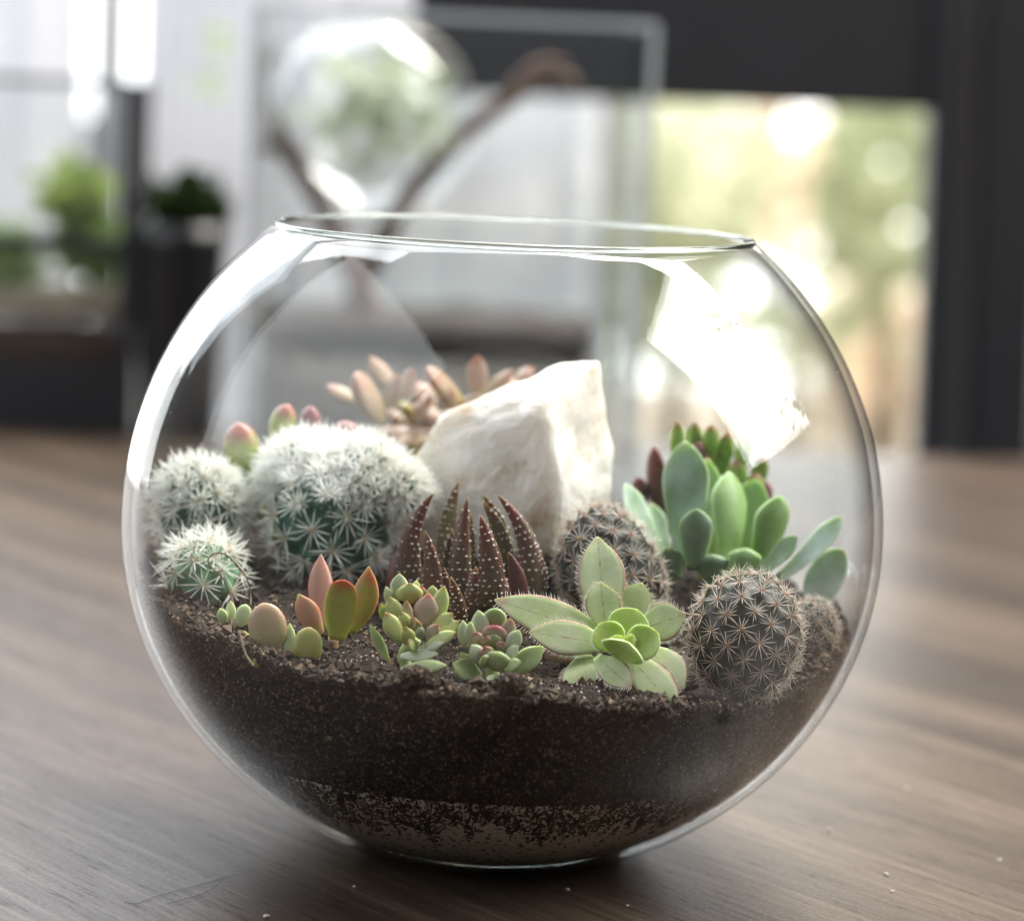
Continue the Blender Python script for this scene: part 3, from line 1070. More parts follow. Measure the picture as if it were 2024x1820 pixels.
o = thing('round_leaved_sprig', 'fallen sprig of round pinkish-olive leaves on the soil', 'succulent', (c0.x, c0.y, soil_z(c0.x, c0.y)))
for bx, by, bY, tx, ty, tY, w, m, kind in [(730, 1140, -.058, 640, 635, -.056, 400, rd, 'round'), (1060, 1290, -.062, 1110, 880, -.060, 310, rd_g, 'round'), (890, 1190, -.058, 910, 840, -.056, 140, rd_p, 'ovate'),
                                           (250, 850, -.046, 205, 685, -.046, 115, rd_p, 'ovate'), (310, 850, -.045, 310, 610, -.044, 110, rd_p, 'ovate'), (400, 880, -.047, 470, 650, -.046, 170, rd_p, 'round'),
                                           (690, 1250, -.062, 550, 1170, -.063, 190, rd_g, 'round')]:
    lf = Leaf(pix(8, bx, by, bY), pix(8, tx, ty, tY), w * .1953 * mpp(-.058), (0, -1, .2), kind, thick=.45, bend=.02, nu=16, nv=14, top=.8)
    put_leaf(o, lf, m)
stem(o, [pix(8, 350, 880, -.044), pix(8, 700, 1130, -.055), pix(8, 900, 1200, -.057), pix(8, 1150, 1180, -.054), pix(8, 1330, 1150, -.047)], .0007, rd_g)

# dry tendril and root thread
dry = flat_mat('dry_brown_stem', (.12, .060, .040), .6)
tw = thing('dry_tendril', 'thin dry brown tendril looping over the smallest white cactus', 'dead stem', pix(8, 300, 830, -.040))
YT = -.031
for path in ([(240, 860), (340, 700), (310, 560), (235, 390), (130, 290), (80, 200), (150, 135), (250, 140), (310, 185)],
             [(250, 140), (370, 245), (450, 350), (490, 430), (515, 560), (510, 660)], [(240, 855), (340, 790), (470, 712)], [(300, 820), (330, 740)], [(350, 785), (365, 700)], [(275, 800), (330, 700)]):
    stem(tw, [pix(8, x, y, YT - .004 * (y > 600)) for x, y in path], .00016, dry, 'strand')
rt = NT('pale_root')
rt.pbr((.36, .30, .22), .7)
v, f = tube(smooth_path([pix(8, 395, 915, -.0665), pix(8, 430, 1060, -.0668), pix(8, 470, 1170, -.067), pix(8, 540, 1270, -.0672)], 5), .00024, 6)
tag(link('root_thread', mesh('root_thread', v, f), rt.m), 'pale root thread lying against the glass at left', 'root')

# ------------------------------------------------------------------ quartz rock
def rock():
    bm = bmesh.new()
    fr = [(700, 720, .012), (870, 505, .012), (1050, 425, .010), (1200, 330, .010), (1400, 280, .008), (1420, 400, .001), (1360, 520, -.001), (1440, 700, -.003), (1505, 860, -.004),
          (1480, 1250, -.004), (1100, 1300, -.002), (760, 1250, .004), (690, 950, .010),
          (1480, 233, .016), (1702, 228, .022), (1705, 560, .020), (1775, 720, .020), (1775, 960, .018), (1720, 1250, .014)]
    for x, y, Y in fr:
        bm.verts.new(pix(4, x, y, Y))
    for x, y, Y in [(760, 800, .030), (1000, 560, .036), (1300, 420, .040), (1600, 330, .044), (1680, 900, .042), (1200, 1200, .044), (800, 1200, .036)]:
        bm.verts.new(pix(4, x, y, Y))
    r_ = bmesh.ops.convex_hull(bm, input=bm.verts[:])
    bmesh.ops.delete(bm, geom=[g for g in r_['geom_interior'] if isinstance(g, bmesh.types.BMVert)], context='VERTS')
    bmesh.ops.triangulate(bm, faces=bm.faces[:])
    bmesh.ops.subdivide_edges(bm, edges=bm.edges[:], cuts=9, use_grid_fill=True)
    for _ in range(2):
        bmesh.ops.smooth_vert(bm, verts=bm.verts[:], factor=.5, use_axis_x=True, use_axis_y=True, use_axis_z=True)
    bm.normal_update()
    cen = Vector((0, 0, 0))
    for v_ in bm.verts:
        cen += v_.co
    cen /= len(bm.verts)
    for v_ in bm.verts:
        p = v_.co
        d = .0020 * noise.noise(p * 60) + .0008 * noise.noise(p * 130) + .0004 * noise.noise(p * 240) + .0002 * noise.noise(p * 700)
        d += .0010 * (abs(noise.noise(p * 70 + Vector((3, 1, 2)))) - .2)
        v_.co = p + (p - cen).normalized() * d
    zc = soil_z(cen.x, cen.y)
    org = Vector((cen.x, cen.y, zc))
    for v_ in bm.verts:
        v_.co -= org
    me = bpy.data.meshes.new('quartz_rock')
    bm.to_mesh(me)
    bm.free()
    t = NT('white_quartz')
    c = t.mix(t.rng(t.noise(70, 5, .6), .42, .72), (.82, .78, .73), (.70, .62, .52))
    c = t.mix(t.rng(t.noise(45, 6, .7, dist=.6), .55, .70, 0, .85), c, (.46, .30, .15))
    c = t.mix(t.rng(t.noise(140, 4), .62, .72, 0, .5), c, (.38, .25, .13))
    nd = t.pbr(c, t.rng(t.noise(300, 4), .3, .7, .28, .55), t.bump(t.noise(260, 6, .7), .5, .0015), Subsurface_Weight=.5, Subsurface_Scale=.010, Specular_IOR_Level=.5)
    nd.inputs['Subsurface Radius'].default_value = (1, .9, .8)
    o_ = link('quartz_rock', me, t.m)
    o_.location = org
    tag(o_, 'white quartz rock with tan stains standing behind the aloe', 'rock')


rock()

# ------------------------------------------------------------------ plants at the back
jb = plant_mat('jelly_bean_leaf', (.26, .36, .035), (.34, .36, .05), tip=(.32, .085, .05), tip0=.5, tip1=.95, rough=.26, sss=.35)
jr = plant_mat('red_bean_leaf', (.28, .13, .08), (.22, .09, .07), tip=(.22, .05, .05), tip0=.3, tip1=.8, rough=.24, sss=.3)
c0 = pix(1, 900, 700, .030)
o = thing('jelly_bean_plant', 'red-tipped jelly bean sedum peeking over the big white cactus', 'succulent', (c0.x, c0.y, soil_z(c0.x, c0.y)))
for bx, by, tx, ty, w, m, Y in [(715, 690, 665, 350, 205, jb, .018), (880, 480, 945, 248, 145, jb, .022), (1060, 500, 1075, 258, 125, jr, .024), (1270, 520, 1270, 340, 165, jr, .026)]:
    lf = Leaf(pix(1, bx, by, Y), pix(1, tx, ty, Y), w * .3515 * mpp(Y), (.2, -1, .3), 'finger', thick=.85, bend=.05, top=1, nu=18)
    put_leaf(o, lf, m)
    stem(o, [o.location, pix(1, bx, by + 12, Y)], .0011, jb)

gp = plant_mat('ghost_plant_leaf', (.38, .27, .19), (.33, .24, .15), tip=(.36, .17, .12), tip0=.5, tip1=1.0, tipmax=.8, rough=.38, sss=.35, root=(.34, .27, .07))
gp2 = plant_mat('ghost_plant_pink_leaf', (.46, .34, .29), (.40, .28, .22), tip=(.36, .16, .12), tip0=.6, tip1=1.0, rough=.38, sss=.35)
c0 = pix(4, 720, 560, .052)
o = thing('ghost_plant', 'pinkish tan fleshy-leaved succulent trailing behind the quartz rock', 'succulent', (c0.x, c0.y, soil_z(c0.x, c0.y)))
for bx, by, tx, ty, w, m, dy in [
        (420, 440, 248, 345, 110, gp, .004), (560, 540, 400, 285, 200, gp, -.004), (620, 390, 478, 195, 125, gp, .004), (640, 430, 705, 250, 105, gp2, -.002), (560, 470, 640, 290, 120, gp, .002),
        (980, 440, 782, 255, 150, gp, -.003), (1050, 400, 1050, 185, 115, gp2, .002), (1040, 430, 1245, 260, 120, gp, -.002), (1240, 340, 1350, 250, 95, gp2, .004), (820, 470, 720, 330, 140, gp2, .004),
        (900, 470, 900, 340, 150, gp, -.002), (700, 520, 800, 400, 130, gp2, -.002), (850, 580, 440, 590, 110, gp2, -.003), (850, 620, 600, 640, 90, gp, -.004), (740, 560, 560, 480, 140, gp, .0), (900, 540, 700, 450, 120, gp2, .0)]:
    lf = Leaf(pix(4, bx, by, .055 + dy), pix(4, tx, ty, .053 + dy * 2), w * .3711 * mpp(.055), (0, -.6, 1), 'round' if w > 140 else 'ovate', thick=.6, bend=.08, top=.7, cup=.05)
    put_leaf(o, lf, m)
stem(o, [o.location + Vector((0, 0, -.002)), pix(4, 700, 560, .055), pix(4, 620, 460, .056)], .0018, gp)
stem(o, [pix(4, 700, 580, .055), pix(4, 900, 520, .056), pix(4, 1030, 430, .056), pix(4, 1250, 340, .060)], .0018, gp2)

gr = plant_mat('echeveria_leaf', (.27, .39, .23), (.33, .44, .29), edge=(.58, .66, .58), edge0=.88, edgemax=.6, tip=(.60, .20, .26), tip0=.95, tip1=1.1, rough=.36, sss=.35, bloom=.85)
gr_b = plant_mat('echeveria_bright_leaf', (.24, .39, .10), (.29, .43, .16), edge=(.58, .68, .52), edge0=.90, edgemax=.6, tip=(.60, .20, .26), tip0=.95, tip1=1.1, rough=.36, sss=.4, bloom=.15)
gr_d = plant_mat('echeveria_dark_leaf', (.13, .20, .10), (.17, .25, .13), rough=.38, sss=.25, bloom=.2)
c0 = pix(3, 600, 1000, .010)
o = thing('echeveria', 'upright pale green rosette of broad pointed leaves at right', 'succulent', (c0.x, c0.y, soil_z(c0.x, c0.y)))
for bx, by, bY, tx, ty, tY, w, m, kind, bow, up in [
        (500, 900, .016, 540, 400, .020, 170, gr_b, 'blade', 0, (0, -1, .2)), (720, 900, .014, 790, 500, .018, 170, gr_b, 'blade', -.04, (-.2, -1, .2)), (350, 950, .016, 255, 620, .018, 130, gr, 'blade', -.06, (.6, -.8, .2)),
        (440, 930, .006, 430, 305, .004, 210, gr, 'blade', .0, (0, -1, .2)), (330, 920, .012, 125, 520, .012, 150, gr, 'blade', -.10, (.8, -.7, .3)), (640, 960, .002, 655, 462, .010, 225, gr_b, 'blade', -.08, (-.8, 1, .1)),
        (480, 960, -.004, 488, 650, -.006, 150, gr_d, 'blade', .0, (0, 1, 0)), (790, 960, .006, 905, 585, .004, 200, gr_b, 'blade', -.06, (-.5, .8, .2)), (860, 960, .010, 945, 610, .008, 130, gr, 'blade', -.10, (-1, -.3, .2)),
        (800, 980, -.002, 1000, 790, -.004, 120, gr_d, 'blade', .05, (-.2, -.6, 1)), (900, 1010, .000, 1225, 690, .002, 110, gr, 'blade', .05, (0, -.7, 1)), (1085, 1170, .002, 1235, 860, .006, 180, gr, 'round', -.15, (-.5, -1, .2)),
        (560, 1010, -.004, 565, 880, -.004, 170, gr_d, 'blade', 0, (0, 1, 0)), (380, 1010, -.004, 330, 850, -.004, 130, gr_d, 'blade', 0, (0, -1, 0)), (720, 1000, -.004, 740, 850, -.004, 150, gr_b, 'blade', 0, (0, 1, 0))]:
    lf = Leaf(pix(3, bx, by, bY), pix(3, tx, ty, tY), w * 1.12 * .3909 * mpp(.006), up, kind, thick=.22, bow=bow, bend=.05, cup=.22, nu=18, nv=14, top=.4)
    put_leaf(o, lf, m)
stem(o, [o.location + Vector((0, 0, -.003)), pix(3, 600, 980, .006)], .003, gr_d)
jg = plant_mat('green_bean_leaf', (.23, .38, .06), (.30, .42, .12), tip=(.32, .075, .075), tip0=.72, tip1=1.08, rough=.30, sss=.35)
jd = plant_mat('purple_bean_leaf', (.14, .05, .05), (.10, .06, .04), tip=(.20, .05, .055), tip0=.5, tip1=1., rough=.30, sss=.2)
c0 = pix(3, 560, 640, .032)
o = thing('green_bean_sedum', 'bright green bean-leaved sedum with dark red tips behind the echeveria', 'succulent', (c0.x, c0.y, soil_z(c0.x, c0.y)))
for bx, by, tx, ty, w, m in [(390, 440, 392, 205, 85, jg), (470, 420, 482, 212, 85, jg), (555, 420, 562, 225, 85, jg), (620, 450, 645, 262, 90, jg), (700, 480, 745, 285, 95, jg), (770, 560, 830, 385, 95, jg),
                             (740, 420, 742, 320, 75, jd), (560, 660, 560, 500, 85, jd), (510, 440, 500, 315, 75, jd), (780, 700, 835, 505, 120, jd), (330, 800, 272, 335, 115, jd), (225, 640, 190, 490, 90, jd),
                             (600, 560, 600, 360, 110, jg), (680, 600, 700, 400, 110, jg), (520, 560, 530, 380, 110, jg), (760, 640, 790, 470, 110, jg)]:
    Y = .030 + random.uniform(-.003, .003)
    lf = Leaf(pix(3, bx, by, Y + .002), pix(3, tx, ty, Y), w * .3909 * mpp(Y), (0, -.5, 1), 'finger', thick=.8, bend=.04, top=1)
    put_leaf(o, lf, m)
for x, y in ((430, 480), (620, 480), (740, 600)):
    stem(o, [o.location + Vector((0, 0, -.002)), pix(3, 560, 700, .032), pix(3, x, y, .033)], .0022, jg)

# ------------------------------------------------------------------ litter on the table
crumb_m = flat_mat('pale_crumb', (.62, .58, .52), .7)
for i, (px, py, s_, lab) in enumerate([
        (1122, 1758, .00040, 'white crumb on the table just below the bowl foot'), (526, 1812, .00055, 'white crumb at the bottom edge of the table, left of centre'), (1638, 1640, .00045, 'white crumb right of the bowl on pale grain'),
        (1752, 1728, .0004, 'white speck on the table near a smaller speck, lower right'), (1764, 1762, .00035, 'white speck closest to the bottom right corner'), (1484, 1532, .0005, 'white crumb touching the right flank of the bowl'),
        (1792, 1560, .0004, 'white crumb lying on a dark grain streak at right'), (1975, 1700, .0004, 'white flake at the far right of the table'), (700, 1752, .0003, 'tiny white speck in the bowl shadow'), (1240, 1790, .0003, 'tiny white speck on reddish wood at bottom centre')]):
    q = P(px, py, 0)
    d = CM @ Vector(((px - 1012.0) / F, -(py - 910.0) / F, -1.0))
    q = CAM + d * (-CAM.z / d.z)
    bm = bmesh.new()
    bmesh.ops.create_icosphere(bm, subdivisions=2, radius=s_)
    for v_ in bm.verts:
        v_.co = Vector((v_.co.x * 1.3, v_.co.y, v_.co.z * .7)) * (1 + .4 * noise.noise(v_.co * 2500 + Vector((i, 0, 0))))
    me = bpy.data.meshes.new('crumb')
    bm.to_mesh(me)
    bm.free()
    o = link('crumb', me, crumb_m)
    o.location = (q.x, q.y, s_ * .5)
    tag(o, lab, 'crumb', 'pale crumbs scattered on the table')


def on_table(px, py, z=.0003):
    d = CM @ Vector(((px - 1012.0) / F, -(py - 910.0) / F, -1.0))
    return CAM + d * ((z - CAM.z) / d.z)


hm = NT('black_hair')
hm.pbr((.010, .009, .010), .5)
for path, lab in (([(245, 1782), (270, 1785), (310, 1770), (430, 1738), (470, 1728)], 'long black hair lying on the table at lower left'),
                  ([(432, 1668), (428, 1700), (434, 1740), (400, 1765), (330, 1785)], 'curled black hair crossing the longer one near the bowl shadow')):
    v, f = tube(smooth_path([on_table(*p) for p in path], 6),   .00006, 5)
    tag(link('hair_strand', mesh('hair_strand', v, f), hm.m), lab, 'hair', 'hairs on the table')

# ------------------------------------------------------------------ background: framed terrarium at left
pane = thin_glass('pane_glass')
black = flat_mat('black_metal', (.020, .022, .028), .45)
YB = .66
tl, br_ = P(-230, 160, YB), P(262, 838, YB)
xr, xl, zt = P(258, 400, YB).x, P(-230, 400, YB).x, P(120, 158, YB).z
dp = .036
ft = thing('framed_terrarium', 'black framed glass terrarium standing at far left on the table', 'terrarium', ((xl + xr) / 2, YB + dp / 2, 0))
oz = Vector(ft.location)
bw = .0078


def ft_box(name, lo, hi, m, bev=.0006):
    return link(name, boxmesh(name, Vector(lo) - oz, Vector(hi) - oz, bev), m, ft)


for x in (xl, xr):
    for y in (YB, YB + dp):
        ft_box('post', (x - bw / 2, y - bw / 2, .0), (x + bw / 2, y + bw / 2, zt), black)
zm = P(120, 482, YB).z
for z, h in ((zt - .001, .003), (zm, .0065)):
    for y in (YB, YB + dp):
        ft_box('bar', (xl + bw / 2, y - bw / 2 + .0004, z - h / 2), (xr - bw / 2, y + bw / 2 - .0004, z + h / 2), black)
ft_box('base', (xl - .003, YB - .003, 0.0002), (xr + .003, YB + dp + .003, P(120, 720, YB).z), black)
ft_box('pane', (xl + bw / 2, YB - .0008, P(120, 720, YB).z), (xr - bw / 2, YB + .0008, zt), pane, 0)
ft_box('pane', (xr - .0008, YB + bw / 2, P(120, 720, YB).z), (xr + .0008, YB + dp - bw / 2, zt), pane, 0)


def heap(name, lo, hi, m, lab, cat, amp=.004, kind='stuff'):
    n = 24
    vs_, fs = [], []
    for j in range(n + 1):
        for i in range(n + 1):
            x, y = lo[0] + (hi[0] - lo[0]) * i / n, lo[1] + (hi[1] - lo[1]) * j / n
            vs_.append((x, y, hi[2] + amp * noise.noise(Vector((x * 45, y * 45, hi[2])))))
    k = len(vs_)
    for x, y in ((lo[0], lo[1]), (hi[0], lo[1]), (hi[0], hi[1]), (lo[0], hi[1])):
        vs_.append((x, y, lo[2]))
    for j in range(n):
        for i in range(n):
            a = j * (n + 1) + i
            fs.append((a, a + 1, a + n + 2, a + n + 1))
    fs.append(tuple([i for i in range(n + 1)][::-1]) + (k, k + 1))
    fs.append(tuple(n * (n + 1) + i for i in range(n + 1)) + (k + 2, k + 3))
    fs.append(tuple(j * (n + 1) for j in range(n + 1)) + (k + 3, k))
    fs.append(tuple(j * (n + 1) + n for j in range(n + 1))[::-1] + (k + 1, k + 2))
    fs.append((k, k + 3, k + 2, k + 1))
    o_ = link(name, mesh(name, vs_, fs), m)
    return tag(o_, lab, cat, kind=kind)


z1, z2, z3 = P(120, 716, YB).z, P(120, 650, YB).z, P(120, 575, YB).z
heap('terrarium_soil', (xl + .004, YB + .002, z1 + .0005), (xr - .003, YB + dp - .004, z2), flat_mat('dark_soil', (.05, .03, .024), .9), 'brown soil layer in the framed terrarium', 'soil')
heap('terrarium_sand', (xl + .004, YB + .0025, z2 + .004), (xr - .003, YB + dp - .004, z3), flat_mat('tan_gravel', (.42, .36, .27), .9, .4, 120), 'tan gravel layer above the soil in the framed terrarium', 'gravel')


def foliage_mesh(name, cen, rad, n, size, seed, org):
    r_ = random.Random(seed)
    vs_, fs = [], []
    for _ in range(n):
        d = Vector((r_.gauss(0, 1), r_.gauss(0, 1), r_.gauss(0, 1))).normalized() * (r_.random() ** .45)
        p = Vector(cen) + Vector((d.x * rad[0], d.y * rad[1], d.z * rad[2])) - Vector(org)
        ax = Vector((r_.gauss(0, 1), r_.gauss(0, 1), r_.gauss(.4, 1))).normalized()
        sd = ax.cross(Vector((r_.gauss(0, 1), r_.gauss(0, 1), r_.gauss(0, 1)))).normalized()
        nn = ax.cross(sd)
        L, W = size * r_.uniform(.6, 1.3), size * r_.uniform(.22, .36)
        k = len(vs_)
        vs_ += [p, p + ax * L * .45 + sd * W - nn * L * .05, p + ax * L, p + ax * L * .45 - sd * W - nn * L * .05, p + ax * L * .5 + nn * L * .06]
        fs += [(k, k + 1, k + 4), (k + 1, k + 2, k + 4), (k + 2, k + 3, k + 4), (k + 3, k, k + 4)]
    return mesh(name, vs_, fs, False)


def foliage_mat(name, c1, c2, trans=.45, scale=14):
    t = NT(name)
    c = t.mix(t.rng(t.noise(scale, 3), .35, .65), c1, c2)
    df, tr, gl = t.n('ShaderNodeBsdfDiffuse'), t.n('ShaderNodeBsdfTranslucent'), t.n('ShaderNodeMixShader')
    t.set(df.inputs[0], c)
    t.set(tr.inputs[0], c)
    gl.inputs[0].default_value = trans
    t.t.links.new(df.outputs[0], gl.inputs[1])
    t.t.links.new(tr.outputs[0], gl.inputs[2])
    return t.surf(gl.outputs[0])


lime = foliage_mat('lime_leaves', (.36, .44, .14), (.26, .35, .12), scale=60)
soft = foliage_mat('pale_green_leaves', (.40, .52, .26), (.28, .40, .18), scale=60)


def small_plant(name, lab, px, py, rx, ry, Y, m, n=160, size=.010, seed=1, foot=None):
    c_ = P(px, py, Y)
    fz = foot if foot is not None else c_.z - ry * mpp(Y)
    o_ = thing(name, lab, 'plant', (c_.x, c_.y, fz))
    link('foliage', foliage_mesh('foliage', c_, (rx * mpp(Y), .014, ry * mpp(Y)), n, size, seed, o_.location), m, o_)
    v_, f_ = tube([(0, 0, -.001), (0, 0, c_.z - fz)], .0012, 6)
    link('stem', mesh('stem', v_, f_), m, o_)
    return o_


zg = z3 - .002
small_plant('leafy_plant', 'lime green plant at the right inside the framed terrarium', 150, 400, 70, 75, YB + .018, lime, 200, .012, 3, zg)
small_plant('leafy_plant', 'low pale green plant under the lime one in the framed terrarium', 190, 505, 80, 60, YB + .020, soft, 200, .012, 4, zg)
small_plant('leafy_plant', 'pale green plant at the left inside the framed terrarium', 5, 520, 80, 70, YB + .018, soft, 200, .012, 5, zg)

# black planter with dark foliage
c_ = P(360, 520, .66)
pl = thing('black_planter', 'glossy black planter pot between the terrarium and the bowl', 'pot', (c_.x, .66, 0))
w_ = 92 * mpp(.66)
v, f = lathe([(w_ * .8, .0004), (w_ * .86, .01), (w_, P(360, 470, .66).z - .002), (w_ * 1.04, P(360, 440, .66).z), (w_ * .94, P(360, 440, .66).z - .001), (w_ * .9, P(360, 480, .66).z)], 48, True, True)
link('pot', mesh('pot', v, f), flat_mat('black_ceramic', (.006, .006, .008), .35), pl)
small_plant('potted_plant', 'dark green plant growing from the black planter', 372, 415, 66, 60, .66, foliage_mat('dark_leaves', (.025, .042, .016), (.015, .027, .010), .3, 60), 260, .013, 6, P(360, 480, .66).z)

# ------------------------------------------------------------------ glass box with driftwood and a glass globe
YG = .52
gx0, gx1 = P(505, 400, YG).x, P(1178, 500, YG).x
gx2 = P(1256, 300, YG + .09).x
gzt = P(850, 40, YG).z
bx_ = thing('glass_box', 'large clear rectangular glass tank behind the bowl', 'tank', ((gx0 + gx2) / 2, YG + .05, 0))
og = Vector(bx_.location)
TG = .003


def gb(name, lo, hi, m=pane):
    return link(name, boxmesh(name, Vector(lo) - og, Vector(hi) - og), m, bx_)


gb('front_pane', (gx0 + TG, YG, .001), (gx2 - TG, YG + TG, gzt))
gb('back_pane', (gx0 + TG, YG + .10, .001), (gx2 - TG, YG + .10 + TG, gzt))
gb('side_pane', (gx0, YG, .001), (gx0 + TG, YG + .10 + TG, gzt))
gb('side_pane', (gx2 - TG, YG, .001), (gx2, YG + .10 + TG, gzt))
edge_m = NT('polished_glass_edge')
edge_m.pbr((.62, .66, .68), .18, Transmission_Weight=.35, Specular_IOR_Level=.6)
for nm, lo, hi in (('edge', (gx2 + .0002, YG - .0006, .001), (gx2 + .0035, YG + .004, gzt)), ('edge', (gx0 - .0035, YG - .0006, .001), (gx0 - .0002, YG + .004, gzt)),
                   ('edge', (gx0 - .003, YG - .001, gzt + .0003), (gx2 + .003, YG + .003, gzt + .003)), ('edge', (gx2 - .004, YG + .1, gzt + .0003), (gx2 + .003, YG + .104, gzt + .003))):
    gb(nm, lo, hi, edge_m.m)
s1, s2 = P(850, 716, YG).z, P(850, 640, YG).z
heap('tank_gravel', (gx0 + .004, YG + .004, .0015), (gx1, YG + .095, s1), flat_mat('grey_gravel', (.34, .30, .27), .9, .5, 200), 'pale gravel bed at the bottom of the glass tank', 'gravel', .002)
heap('tank_soil', (gx0 + .004, YG + .0045, s1 + .003), (gx1 - .001, YG + .094, s2), flat_mat('tank_soil', (.060, .045, .042), .9), 'dark soil band in the glass tank behind the bowl', 'soil', .004)
dw = flat_mat('driftwood_bark', (.14, .085, .062), .8, .4, 90)
dwo = thing('driftwood', 'crooked brown driftwood branch standing in the glass tank', 'branch', P(860, 640, YG + .05))
for path, r0, r1 in (([(760, 660), (690, 520), (600, 340), (525, 200), (545, 90)], .0056, .0026), ([(700, 600), (780, 430), (880, 300), (1000, 200), (1090, 150), (1140, 170)], .0050, .0030),
                     ([(980, 215), (1060, 130), (1120, 130)], .003, .002), ([(620, 370), (560, 300), (520, 290)], .0034, .002)):
    pts_ = [P(x, y, YG + .05) - dwo.location for x, y in path]
    v, f = tube(smooth_path(pts_, 5), lambda u, a=r0, b=r1: a + (b - a) * u, 8)
    link('limb', mesh('limb', v, f), dw, dwo)
# globe
cg = P(735, 235, YG + .052)
gl_r = 212 * mpp(YG)
gls = thing('glass_globe', 'round clear glass globe inside the tank with green moss', 'globe', (cg.x, cg.y, cg.z - gl_r))
v, f = lathe([(max(.0004, gl_r * math.sin(math.pi * i / 40)), gl_r - gl_r * math.cos(math.pi * i / 40)) for i in range(41)], 64, True, True)
link('sphere', mesh('sphere', v, f), thin_glass('globe_glass', f0=.10), gls)
link('moss', foliage_mesh('moss', cg + Vector((.002, 0, .006)), (gl_r * .72, gl_r * .6, gl_r * .55), 170, .013, 11, gls.location), foliage_mat('grey_green_moss', (.48, .54, .38), (.62, .66, .54), .5, 60), gls)['kind'] = 'stuff'
bl = emit_mat('window_glow', (.86, .92, 1.0), (.80, .88, 1.0), 3, 1.05)

# ------------------------------------------------------------------ black chair
YC = .95
blk = flat_mat('black_lacquer', (.022, .022, .026), .42, .2, 8)
ch = thing('chair', 'black wooden chair with wide top rail behind the table', 'chair', (P(1300, 900, YC).x, YC, -.45))
oc = Vector(ch.location)


def chair_part(name, p0, p1, w, d, m=blk, bev=.003):
    me = beam(name, p0, p1, w, d, bev)
    me.transform(Matrix.Translation(-oc))
    return link(name, me, m, ch)


m_ = mpp(YC)
ra, rb = P(820, 48, YC + .004), P(1866, 88, YC + .004)
chair_part('top_rail', ra, rb, 266 * m_, .022)       # a bar on its side: its width stands upright
low = Vector((0, 0, -.45))


def post(x0, y0, x1, y1, w, name='back_post', m=blk, dy=0.0, d=.03):
    a_, b_ = P(x0, y0, YC + dy), P(x1, y1, YC + dy)
    dirn = (b_ - a_).normalized()
    chair_part(name, b_ + dirn * ((-.45 - b_.z) / dirn.z), a_, w * m_, d, m)


post(1878, -120, 1832, 905, 60)
strip_m = flat_mat('strip_grey', (.75, .72, .70), .5, .15, 6)
post(1930, -120, 1872, 905, 66, 'grey_strip', strip_m, .02, .02)  # added grey strip standing for the pale gap between the posts
post(2012, -120, 1972, 905, 118, 'back_post', blk, .0)

# ------------------------------------------------------------------ window, curtain and garden beyond
sky_m = emit_mat('bright_sky', (1.0, .99, .95), (.93, .97, 1.0), .6, 3.5)
sk = link('sky', boxmesh('sky', (-7, 8.0, -3), (9, 8.05, 7)), sky_m)
sk['kind'] = 'structure'
gd = link('ground', boxmesh('ground', (-7, 1.2, -1.35), (9, 7.98, -1.3)), flat_mat('pale_gravel_ground', (.45, .38, .28), .9, .3, 6))
gd['kind'] = 'structure'

cur = foliage_mat('sheer_fabric', (.86, .86, .88), (.78, .78, .81), .68, 5)


def curtain(px0, px1, Y, lab, seed):
    a_, b_ = P(px0, 400, Y).x, P(px1, 400, Y).x
    n = 120
    vs_, fs = [], []
    for i in range(n + 1):
        x = a_ + (b_ - a_) * i / n
        y = Y + .005 * math.sin(i * .42 + seed) + .006 * math.sin(i * .17 + seed * 2)
        for z in (-.9, .2, .9, 1.5):
            vs_.append((x, y, z))
    for i in range(n):
        for j in range(3):
            k = i * 4 + j
            fs.append((k, k + 4, k + 5, k + 1))
    o_ = link('sheer_curtain', mesh('sheer_curtain', vs_, fs), cur)
    md = o_.modifiers.new('thickness', 'SOLIDIFY')
    md.thickness = .002
    return tag(o_, lab, 'curtain', 'sheer curtains at the left window')


curtain(-400, 160, 1.65, 'leftmost pale sheer curtain behind the framed terrarium', 0)
curtain(268, 640, 1.70, 'middle pale sheer curtain behind the black planter', 2)
curtain(640, 1180, 1.78, 'pale sheer curtain seen through the glass tank', 4)
wf = thing('window', 'bright tall window with grey frame at upper left between curtains', 'window', (P(200, 400, 1.9).x, 1.9, -.45))
ow = Vector(wf.location)
wm_ = flat_mat('grey_window_frame', (.34, .34, .36), .6)
a_, b_ = P(-450, 400, 1.9).x, P(1190, 400, 1.9).x
for x in (a_, P(10, 400, 1.9).x, P(215, 300, 1.9).x, P(620, 300, 1.9).x, b_):
    link('frame', boxmesh('frame', Vector((x - .014, 1.885, -.45)) - ow, Vector((x + .014, 1.915, 1.5)) - ow), wm_, wf)
zs = P(250, 235, 1.9).z
link('frame', boxmesh('frame', Vector((a_, 1.886, zs - .055)) - ow, Vector((b_, 1.914, zs)) - ow), wm_, wf)
link('pane', boxmesh('pane', Vector((a_, 1.899, -.45)) - ow, Vector((b_, 1.901, 1.5)) - ow), pane, wf)
wl = link('wall', boxmesh('wall', (-3.2, 1.86, -1.29), (b_ + .02, 1.99, -.46)), flat_mat('pale_wall', (.55, .53, .52), .8))
wl['kind'] = 'structure'
uw = link('upper_wall', boxmesh('upper_wall', (b_ + .03, 2.30, .52), (3.6, 2.42, 2.4)), flat_mat('beige_wall', (.50, .45, .38), .9, .1, 3))
uw['kind'] = 'structure'
x_ = P(2075, 500, 1.35).x
sw = link('dark_wall', boxmesh('dark_wall', (x_, 1.35, -1.29), (2.6, 1.45, 2.4)), flat_mat('dark_wall_paint', (.10, .095, .09), .8, .1, 3))
sw['kind'] = 'structure'
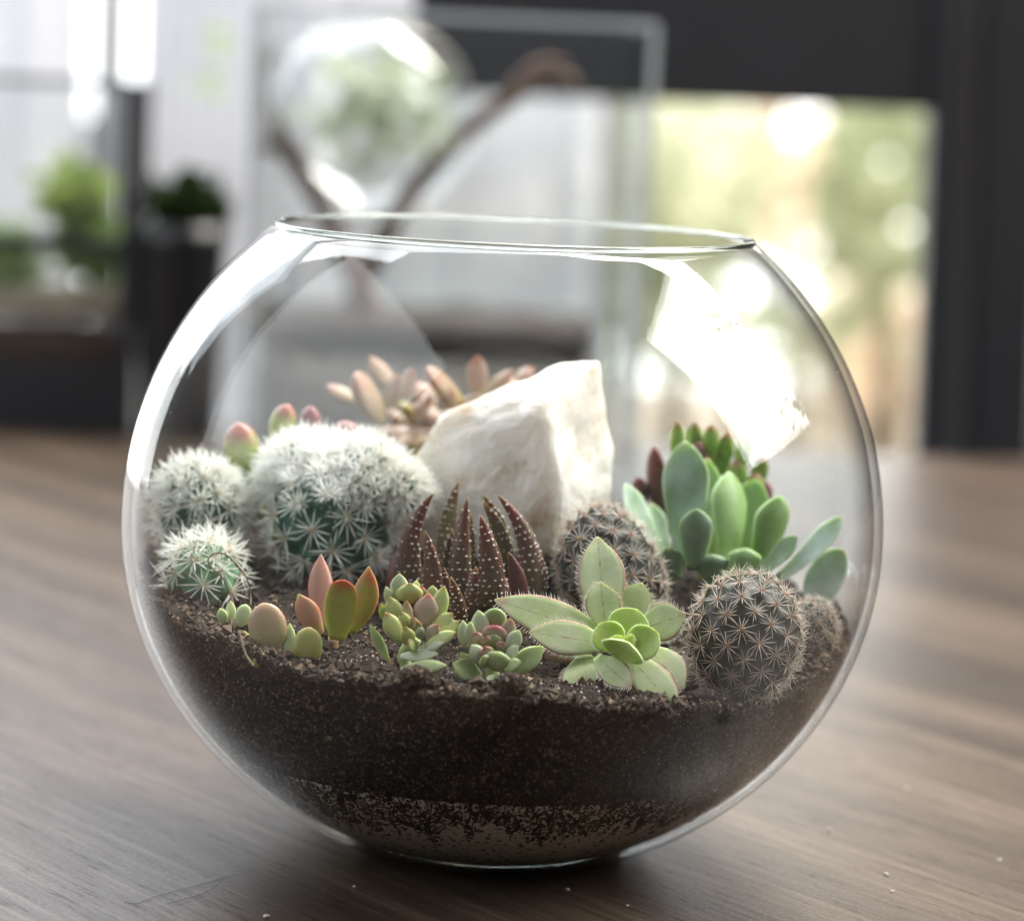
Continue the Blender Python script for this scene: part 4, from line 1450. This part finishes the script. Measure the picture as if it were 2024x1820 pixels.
small_plant('trailing_plant', 'few small green leaves hanging in front of the sheer curtain', 412, 170, 44, 20, 1.15, soft, 12, .013, 21)
small_plant('trailing_plant', 'green leaf spray above the lower one near the top edge', 430, 85, 26, 22, 1.15, soft, 8, .012, 22)


c_ = Vector((.84, .46, .62))
o_ = thing('window_bush', 'leafy bush by the right-hand window mirrored in the bowl', 'shrub', (c_.x, c_.y, 0))
link('foliage', foliage_mesh('foliage', c_, (.06, .34, .55), 900, .045, 51, o_.location), foliage_mat('bush_leaves', (.10, .14, .05), (.16, .20, .08), .4, 6), o_)
v, f = tube([(0, 0, -1.3), (.01, .02, 0), (0, 0, .5)], .008, 7)
link('stem', mesh('stem', v, f), dw, o_)


def shrub(px, py, rx, ry, Y, m, n, size, seed, lab):
    c_ = P(px, py, Y)
    o_ = thing('garden_shrub', lab, 'shrub', (c_.x, Y, -1.3), 'shrubs in the garden beyond the chair')
    link('foliage', foliage_mesh('foliage', c_, (rx * mpp(Y), .35, ry * mpp(Y)), n, size, seed, o_.location), m, o_)
    v_, f_ = tube([(0, 0, 0), (.03, .02, (c_.z + 1.3) * .6), (0, 0, c_.z + 1.3)], lambda u: .03 - .018 * u, 7)
    link('stem', mesh('stem', v_, f_), flat_mat('shrub_bark', (.12, .09, .06), .9), o_)


yel = foliage_mat('sunlit_yellow_leaves', (.60, .62, .48), (.46, .50, .34), .5, 3)
grn = foliage_mat('sunlit_green_leaves', (.36, .41, .26), (.50, .54, .38), .5, 3)
pch = foliage_mat('peach_blossom_leaves', (.78, .66, .54), (.68, .62, .50), .5, 3)
shrub(1330, 420, 150, 300, 3.6, yel, 150, .11, 31, 'yellow-green shrub next to the glass tank edge')
shrub(1560, 330, 190, 210, 4.6, pch, 110, .12, 32, 'peach and cream shrub under the middle of the chair rail')
shrub(1760, 380, 120, 300, 3.4, grn, 130, .10, 33, 'green shrub beside the black chair post')
shrub(1450, 640, 260, 160, 4.2, grn, 60, .10, 34, 'low green shrub in the middle distance over the bowl rim')
shrub(1720, 700, 160, 200, 5.2, pch, 130, .12, 35, 'low peach shrub close to the table edge at right')
gw = link('garden_wall', boxmesh('garden_wall', (P(1000, 700, 6).x, 6.0, -1.3), (P(2200, 700, 6).x, 6.2, P(1500, 780, 6).z), .02), flat_mat('sandy_wall', (.60, .55, .49), .9, .25, 3))
tag(gw, 'low sandy garden wall behind the shrubs', 'wall')
